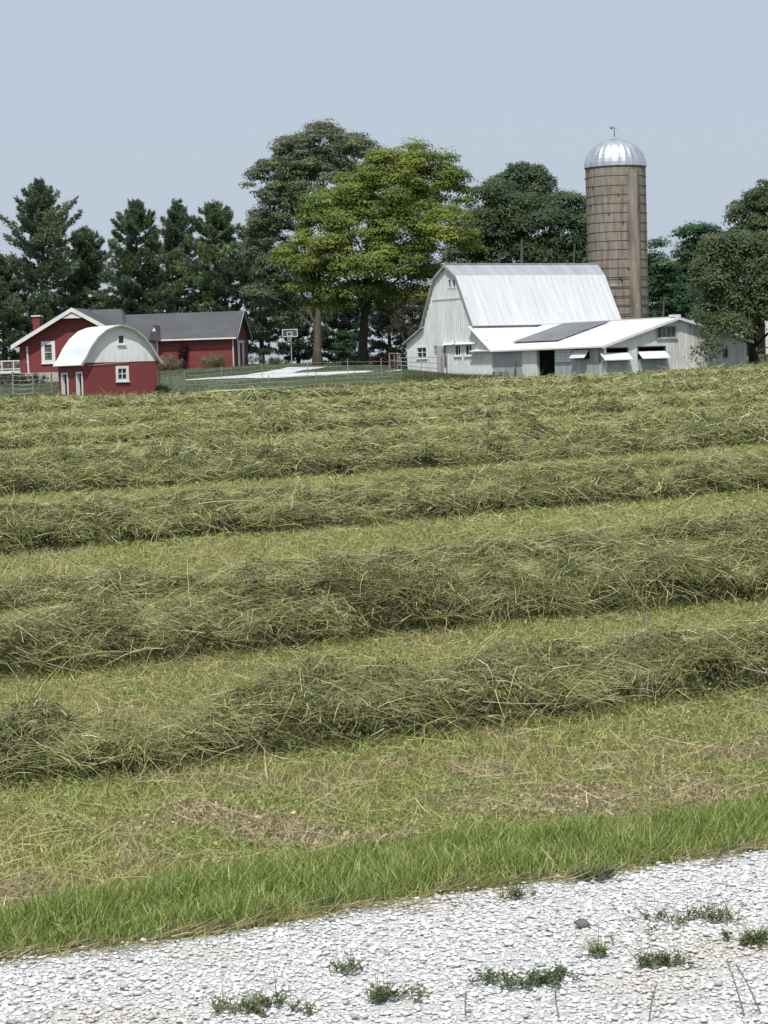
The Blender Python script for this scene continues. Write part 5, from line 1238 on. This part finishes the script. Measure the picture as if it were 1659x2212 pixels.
VG = ribbons(np.stack([x, y, z - .005], 1), dv, L, r.uniform(.0035, .0070, n), np.stack([r.normal(.05, .32, n), r.normal(-.05, .32, n), -np.abs(r.normal(0, .22, n))], 1) * L[:, None], side, vtone(pal(n, r, VERGETAB), x, y), 3, .08)
# dry straw fringe where the grass meets the gravel
n2 = 5500; x = r.uniform(-4.2, 6.5, n2); y = lane_edge(x) + r.normal(-.02, .05, n2) + .04 * tone2(x * 2, x); a = r.normal(math.atan(TA), .6, n2); dv = unit(np.stack([np.cos(a), np.sin(a), r.normal(.12, .15, n2)], 1)); L = r.uniform(.03, .12, n2)
FR = ribbons(np.stack([x, y, .012 + r.uniform(0, .02, n2)], 1), dv, L, r.uniform(.002, .004, n2), r.normal(0, .15, (n2, 3)) * L[:, None], unit(np.cross(dv, rdir(n2, r) + np.array([0, 0, 1.0]))), pal(n2, r, [((.40, .33, .19), 5), ((.30, .25, .14), 4), ((.16, .18, .06), 2)]), 2, .3)
S_ = join([VG, FR]) if VG[1].shape[1] == FR[1].shape[1] else VG
tag(mesh_np('verge_grass', S_[0], S_[1], MAT['grass'], None, S_[2]), 'lush green uncut grass along the edge of the gravel lane', 'grass', kind='stuff'); tot += len(S_[1])

# yard grass and rough tufts along the far edge of the field
n = 70000; x = r.uniform(-48, 48, n); y = edge(x) + r.uniform(0, 1, n) ** 1.4 * 48
def yt(c, x, y): g = np.clip(.5 + .5 * nz2(41, 6.)(x, y), 0, 1)[:, None]; return c * (.75 + .5 * g)
def not_on(x, y):
    k = np.ones(len(x), bool)
    for poly in DRIVE:
        A_, B_ = poly; k &= ~((x > A_[:, 0].min()) & (x < A_[:, 0].max()) & (y < np.interp(x, A_[:, 0], A_[:, 1]) + .1) & (y > np.interp(x, B_[:, 0], B_[:, 1]) - .1))
    return k
DRIVE = []
for top, low in (([(400, 821.5), (470, 816), (526, 811.5), (600, 808.5), (700, 805), (790, 802), (868, 799)], [(400, 822.8), (470, 820), (533, 817.5), (600, 818.5), (700, 812), (790, 806), (868, 801.2)]),
                 ([(402, 850), (480, 844), (560, 841), (640, 838)], [(402, 853), (480, 850.5), (560, 845), (640, 840)]), ([(530, 811), (575, 804), (620, 794.5), (706, 793)], [(540, 811), (632, 807), (655, 801), (706, 793.5)])):
    A_ = np.array([hit(*q) for q in top]); B_ = np.array([hit(*q) for q in low]); DRIVE.append((A_[np.argsort(A_[:, 0])], B_[np.argsort(B_[:, 0])]))
kp = not_on(x, y)
def inside(fr, x0, x1, y0, y1):
    dx = x - fr.o[0]; dy = y - fr.o[1]; u_ = dx * fr.A[0] + dy * fr.A[1]; v_ = dx * fr.B[0] + dy * fr.B[1]; return (u_ > x0) & (u_ < x1) & (v_ > y0) & (v_ < y1)
kp &= ~(inside(BF, -.1, BL, 0, Y3) | inside(WF, -.1, WW, -.2, WL) | inside(SF, -.1, SWd, -.1, SLn) | inside(HF, -.3, x_we, -.3, yb_))
x, y = x[kp], y[kp]
YG = [blades('', x, y, r, .10, .24, .030, [((.085, .115, .055), 5), ((.125, .150, .080), 4), ((.17, .175, .10), 1)], .35, np.ones(len(x)), None, 2, .4, extra=yt)]
n = 16000; x = r.uniform(-40, 42, n); y = edge(x) + r.normal(.3, .5, n); kp = ~(inside(BF, -.1, BL, 0, Y3) | inside(WF, -.1, WW, -.2, WL) | inside(SF, -.1, SWd, -.1, SLn)); x, y = x[kp], y[kp]
YG.append(blades('', x, y, r, .10, .38, .030, [((.115, .145, .060), 5), ((.20, .21, .10), 4), ((.30, .27, .16), 1)], .4, np.ones(len(x)), None, 2, .5))
n = 9000; x = r.uniform(1.8, 9.5, n); y = edge(x) + r.uniform(.2, 9, n); kp = ~(inside(BF, -.1, BL, 0, Y3) | inside(WF, -.1, WW, -.2, WL)); x, y = x[kp], y[kp]
YG.append(blades('', x, y, r, .15, .5, .035, [((.085, .115, .045), 5), ((.14, .155, .07), 3)], .4, np.ones(len(x)), None, 2, .5))
S_ = join(YG); tag(mesh_np('yard_grass', S_[0], S_[1], MAT['grass'], None, S_[2]), 'rough green grass of the farmyard beyond the hay field', 'grass', kind='stuff'); tot += len(S_[1])

# loose white stones of the lane
ico_v = []; ph = (1 + 5 ** .5) / 2
for a, b in ((1, ph), (-1, ph), (1, -ph), (-1, -ph)): ico_v += [(0, a, b), (a, b, 0), (b, 0, a)]
ico_v = unit(np.array(ico_v, float))
bm_f = []
for i in range(12):
    for j in range(i + 1, 12):
        for l in range(j + 1, 12):
            e = 1.06; 
            if all(np.linalg.norm(ico_v[p_] - ico_v[q_]) < e for p_, q_ in ((i, j), (j, l), (i, l))):
                n_v = np.cross(ico_v[j] - ico_v[i], ico_v[l] - ico_v[i]); bm_f.append((i, j, l) if n_v @ ico_v[i] > 0 else (i, l, j))
ico_f = np.array(bm_f)
def stones(x, y, rad, z, col, r, flat=(.45, .8)):
    n = len(x); q, _ = np.linalg.qr(r.normal(size=(n, 3, 3))); sh = np.stack([r.uniform(.7, 1.35, n), r.uniform(.6, 1.1, n), r.uniform(*flat, n)], 1)
    v = ico_v[None] * r.uniform(.72, 1.2, (n, 12, 1)); v = np.einsum('nij,nkj->nki', q, v) * sh[:, None] * rad[:, None, None]; a = r.uniform(0, 2 * pi, n); ca_, sa_ = np.cos(a)[:, None], np.sin(a)[:, None]
    v = np.stack([v[..., 0] * ca_ - v[..., 1] * sa_, v[..., 0] * sa_ + v[..., 1] * ca_, v[..., 2]], -1) + np.stack([x, y, z], 1)[:, None]
    F = (np.arange(n) * 12)[:, None, None] + ico_f[None]; return v.reshape(-1, 3), F.reshape(-1, 3), np.repeat(col[:, None], 12, 1).reshape(-1, 3)
n = 150000; x = r.uniform(-2.6, 3.4, n); y = r.uniform(4.2, 9.2, n); kp = (y < lane_edge(x) + r.normal(-.02, .04, n)); x, y = x[kp], y[kp]; n = len(x)
rad = np.exp(r.normal(math.log(.0064), .33, n)).clip(.0035, .017)
st_n = nz2(61, .9); tan_ = np.clip((st_n(x, y) - .85) * 1.0, 0, .4)[:, None]
col = np.clip(np.array([[.74, .735, .725]]) * np.exp(r.normal(0, .10, (n, 1))), .2, .82); gsel = r.uniform(size=n) < .14; col[gsel] *= r.uniform(.45, .8, (gsel.sum(), 1)); col = col * (1 - tan_) + tan_ * np.array([.50, .43, .33])
S_ = stones(x, y, rad, .006 + rad * r.uniform(.1, .75, n), col, r, (.25, .5))
tag(mesh_np('gravel', S_[0], S_[1], MAT['rock'], None, S_[2]), 'loose white limestone gravel of the lane', 'gravel', kind='stuff'); tot += len(S_[1])
def onlane(xd, yd): d_ = ray(xd, yd); t_ = EYE / -d_[2]; q = CAM + d_ * t_; return float(q[0]), float(q[1])
sx, sy = onlane(1257, 2010); S_ = stones(np.array([0.]), np.array([0.]), np.array([.025]), np.array([.008]), np.array([[.14, .145, .155]]), np.random.default_rng(9), (.55, .6))
o = mesh_np('dark_stone', S_[0], S_[1], MAT['rock'], None, S_[2]); o.location = (sx, sy, .012); tag(o, 'single dark grey stone lying on the white gravel', 'stone')

# weeds rooted in the gravel
def weed(i, xd, yd, rx, dens, lb, col, upright):
    """creeping weed: runners over the stones with small leaves, a few upright blades and dead bits"""
    r = np.random.default_rng(300 + i); wx, wy = onlane(xd, yd); root = empty('weed_patch', (wx, wy, .012)); tag(root, lb, 'weed', 'weeds in the gravel lane'); sb = MB(); L_, B_ = [], []
    for k in range(int(7 + rx * 70)):
        p = np.array([r.normal(0, rx * .42), r.normal(0, rx * .26), .006]); a = r.uniform(0, 2 * pi); ln = rx * r.uniform(.15, .6); pts = [p.copy()]
        for j in range(6):
            a += r.normal(0, .45); p = p + np.array([math.cos(a), math.sin(a) * .7, 0]) * ln / 6; p[2] = .006 + abs(r.normal(0, .006)); pts.append(p.copy())
        sb.tube(pts, [.0013] * 7, 4); pts = np.array(pts); m = int(dens * r.uniform(20, 60)); q = r.uniform(0, 6, m); c = np.stack([np.interp(q, range(7), pts[:, z]) for z in range(3)], 1) + r.normal(0, .007, (m, 3)); c[:, 2] = np.abs(c[:, 2]) + r.uniform(0, .016, m) * r.uniform(0, 1)
        L_.append(leaf_quads(c, unit(rdir(m, r) * .5 + np.array([0, -.15, .9])), r.uniform(.006, .015, m), hue(col, m, r, .25, .12), .6, r))
        if r.uniform() < upright:
            m = 14; d_ = unit(r.normal(0, .5, (m, 3)) * np.array([1, 1, .2]) + np.array([0, 0, .8])); bl = r.uniform(.02, .06, m); c = pts[r.integers(0, 7, m)]
            B_.append(ribbons(c, d_, bl, np.full(m, .0028), r.normal(0, .4, (m, 3)) * bl[:, None], unit(np.cross(d_, rdir(m, r))), pal(m, r, [((.13, .19, .06), 5), ((.24, .26, .10), 3), ((.40, .33, .2), 2)]), 2, .1))
    V, F, C = join(L_ + B_); mesh_np('foliage', V, F, MAT['leaf'], root, C); sb.build('stem', MAT['old_wood'], root)
for i, (xd, yd, rx, dn, lb, upr) in enumerate(((1150, 2132, .17, 1.5, 'widest dark green weed patch in the gravel', .3), (1435, 2090, .085, .9, 'flat weed patch in the gravel, above the dry stalks', .15), (1625, 2048, .12, 1.0, 'dark weed patch in the gravel at the right edge', .3), (1490, 1998, .17, .5, 'thin scattered weeds running right of the dark stone', .5),
        (560, 2192, .12, .9, 'weedy grass at the bottom edge, left of the others', .8), (745, 2110, .06, .2, 'sparse weed tuft on the open gravel', .7), (845, 2168, .10, .8, 'loose weed patch on the gravel near the bottom edge', .5), (1290, 1905, .10, .8, 'weed clump at the edge of the verge grass above the dark stone', .6), (712, 1968, .06, .5, 'light green weed tuft where the verge meets the gravel', .9), (1300, 2075, .03, .25, 'small dark weed sprig left of the flat weed patch', .6), (1110, 1950, .04, .2, 'dry weed sprig on the gravel just below the verge', .8))):
    weed(i, xd, yd, rx, dn, lb, (.110, .150, .060) if i != 8 else (.20, .26, .10), upr)
def stalk(i, pts, lb):
    W_ = []
    bx_, by_ = onlane(*pts[0]) 
    for q in pts: W_.append(P(q[0], q[1], by_))
    O = np.array([bx_, by_, 0.0]); m = MB(); ps = [np.array(p_) - O for p_ in W_]; ps[0] = np.array([0, 0, -.01]); m.tube(ps, [.0028 * (1 - .6 * j / (len(ps) - 1)) for j in range(len(ps))], 5)
    root = empty('dry_stalk', O); tag(root, lb, 'dry stalk', 'dry weed stalks on the lane'); m.build('stem', MAT['old_wood'], root)
    h_ = MB(); e = ps[-1]; e0 = ps[-2]
    for t_ in np.linspace(.2, 1.0, 9):
        p_ = e0 + (e - e0) * t_; dv_ = np.array([math.sin(t_ * 40), math.cos(t_ * 31) * .4, .8]) * .007; h_.bar(tuple(p_), tuple(p_ + dv_), .0022, 4, .0006)
    h_.build('seed_head', MAT['old_wood'], root)
for i, (pts, lb) in enumerate((([(1400, 2212), (1408, 2165), (1417, 2128)], 'dry stalk leaning right, near the middle right bottom edge'), ([(1612, 2200), (1590, 2130), (1570, 2075)], 'long dry stalk leaning left at the bottom right'), ([(1650, 2196), (1615, 2125), (1590, 2085)], 'dry stalk crossing the longest one, at the right edge'), ([(1210, 2208), (1202, 2170), (1199, 2140)], 'upright dark stalk below the widest weed patch'), ([(1006, 2205), (1005, 2175), (1006, 2145)], 'short upright stalk left of the widest weed patch'), ([(1328, 2050), (1324, 2035), (1320, 2022)], 'tiny dark stalk on the gravel below the dark stone'))):
    stalk(i, pts, lb)
for i, (xd, yd, hpx, lb) in enumerate(((1388, 1440, 92, 'tall pale seed stem standing on the nearest windrow at right'), (1378, 1475, 62, 'shorter pale seed stem beside the tall one on the nearest windrow'))):
    dd_ = 12.9; q0 = P(xd, yd, dd_); q1 = P(xd + (8 if i == 0 else -10), yd - hpx * 1.25, dd_); m = MB(); q0[2] = gz(q0[0], q0[1]); d_ = q1 - q0; m.tube([(0, 0, 0), tuple(d_ * .5 + np.array([.01, 0, 0])), tuple(d_)], [.0048, .004, .002], 5)
    for t_ in np.linspace(.75, 1, 6): m.bar(tuple(d_ * t_), tuple(d_ * t_ + np.array([.012 * math.sin(t_ * 90), 0, .016])), .002, 4, .0008)
    o = m.build('seed_stem', MAT['dead'], loc=tuple(q0)); tag(o, lb, 'grass stem', 'pale seed stems')
print('FACES', tot)
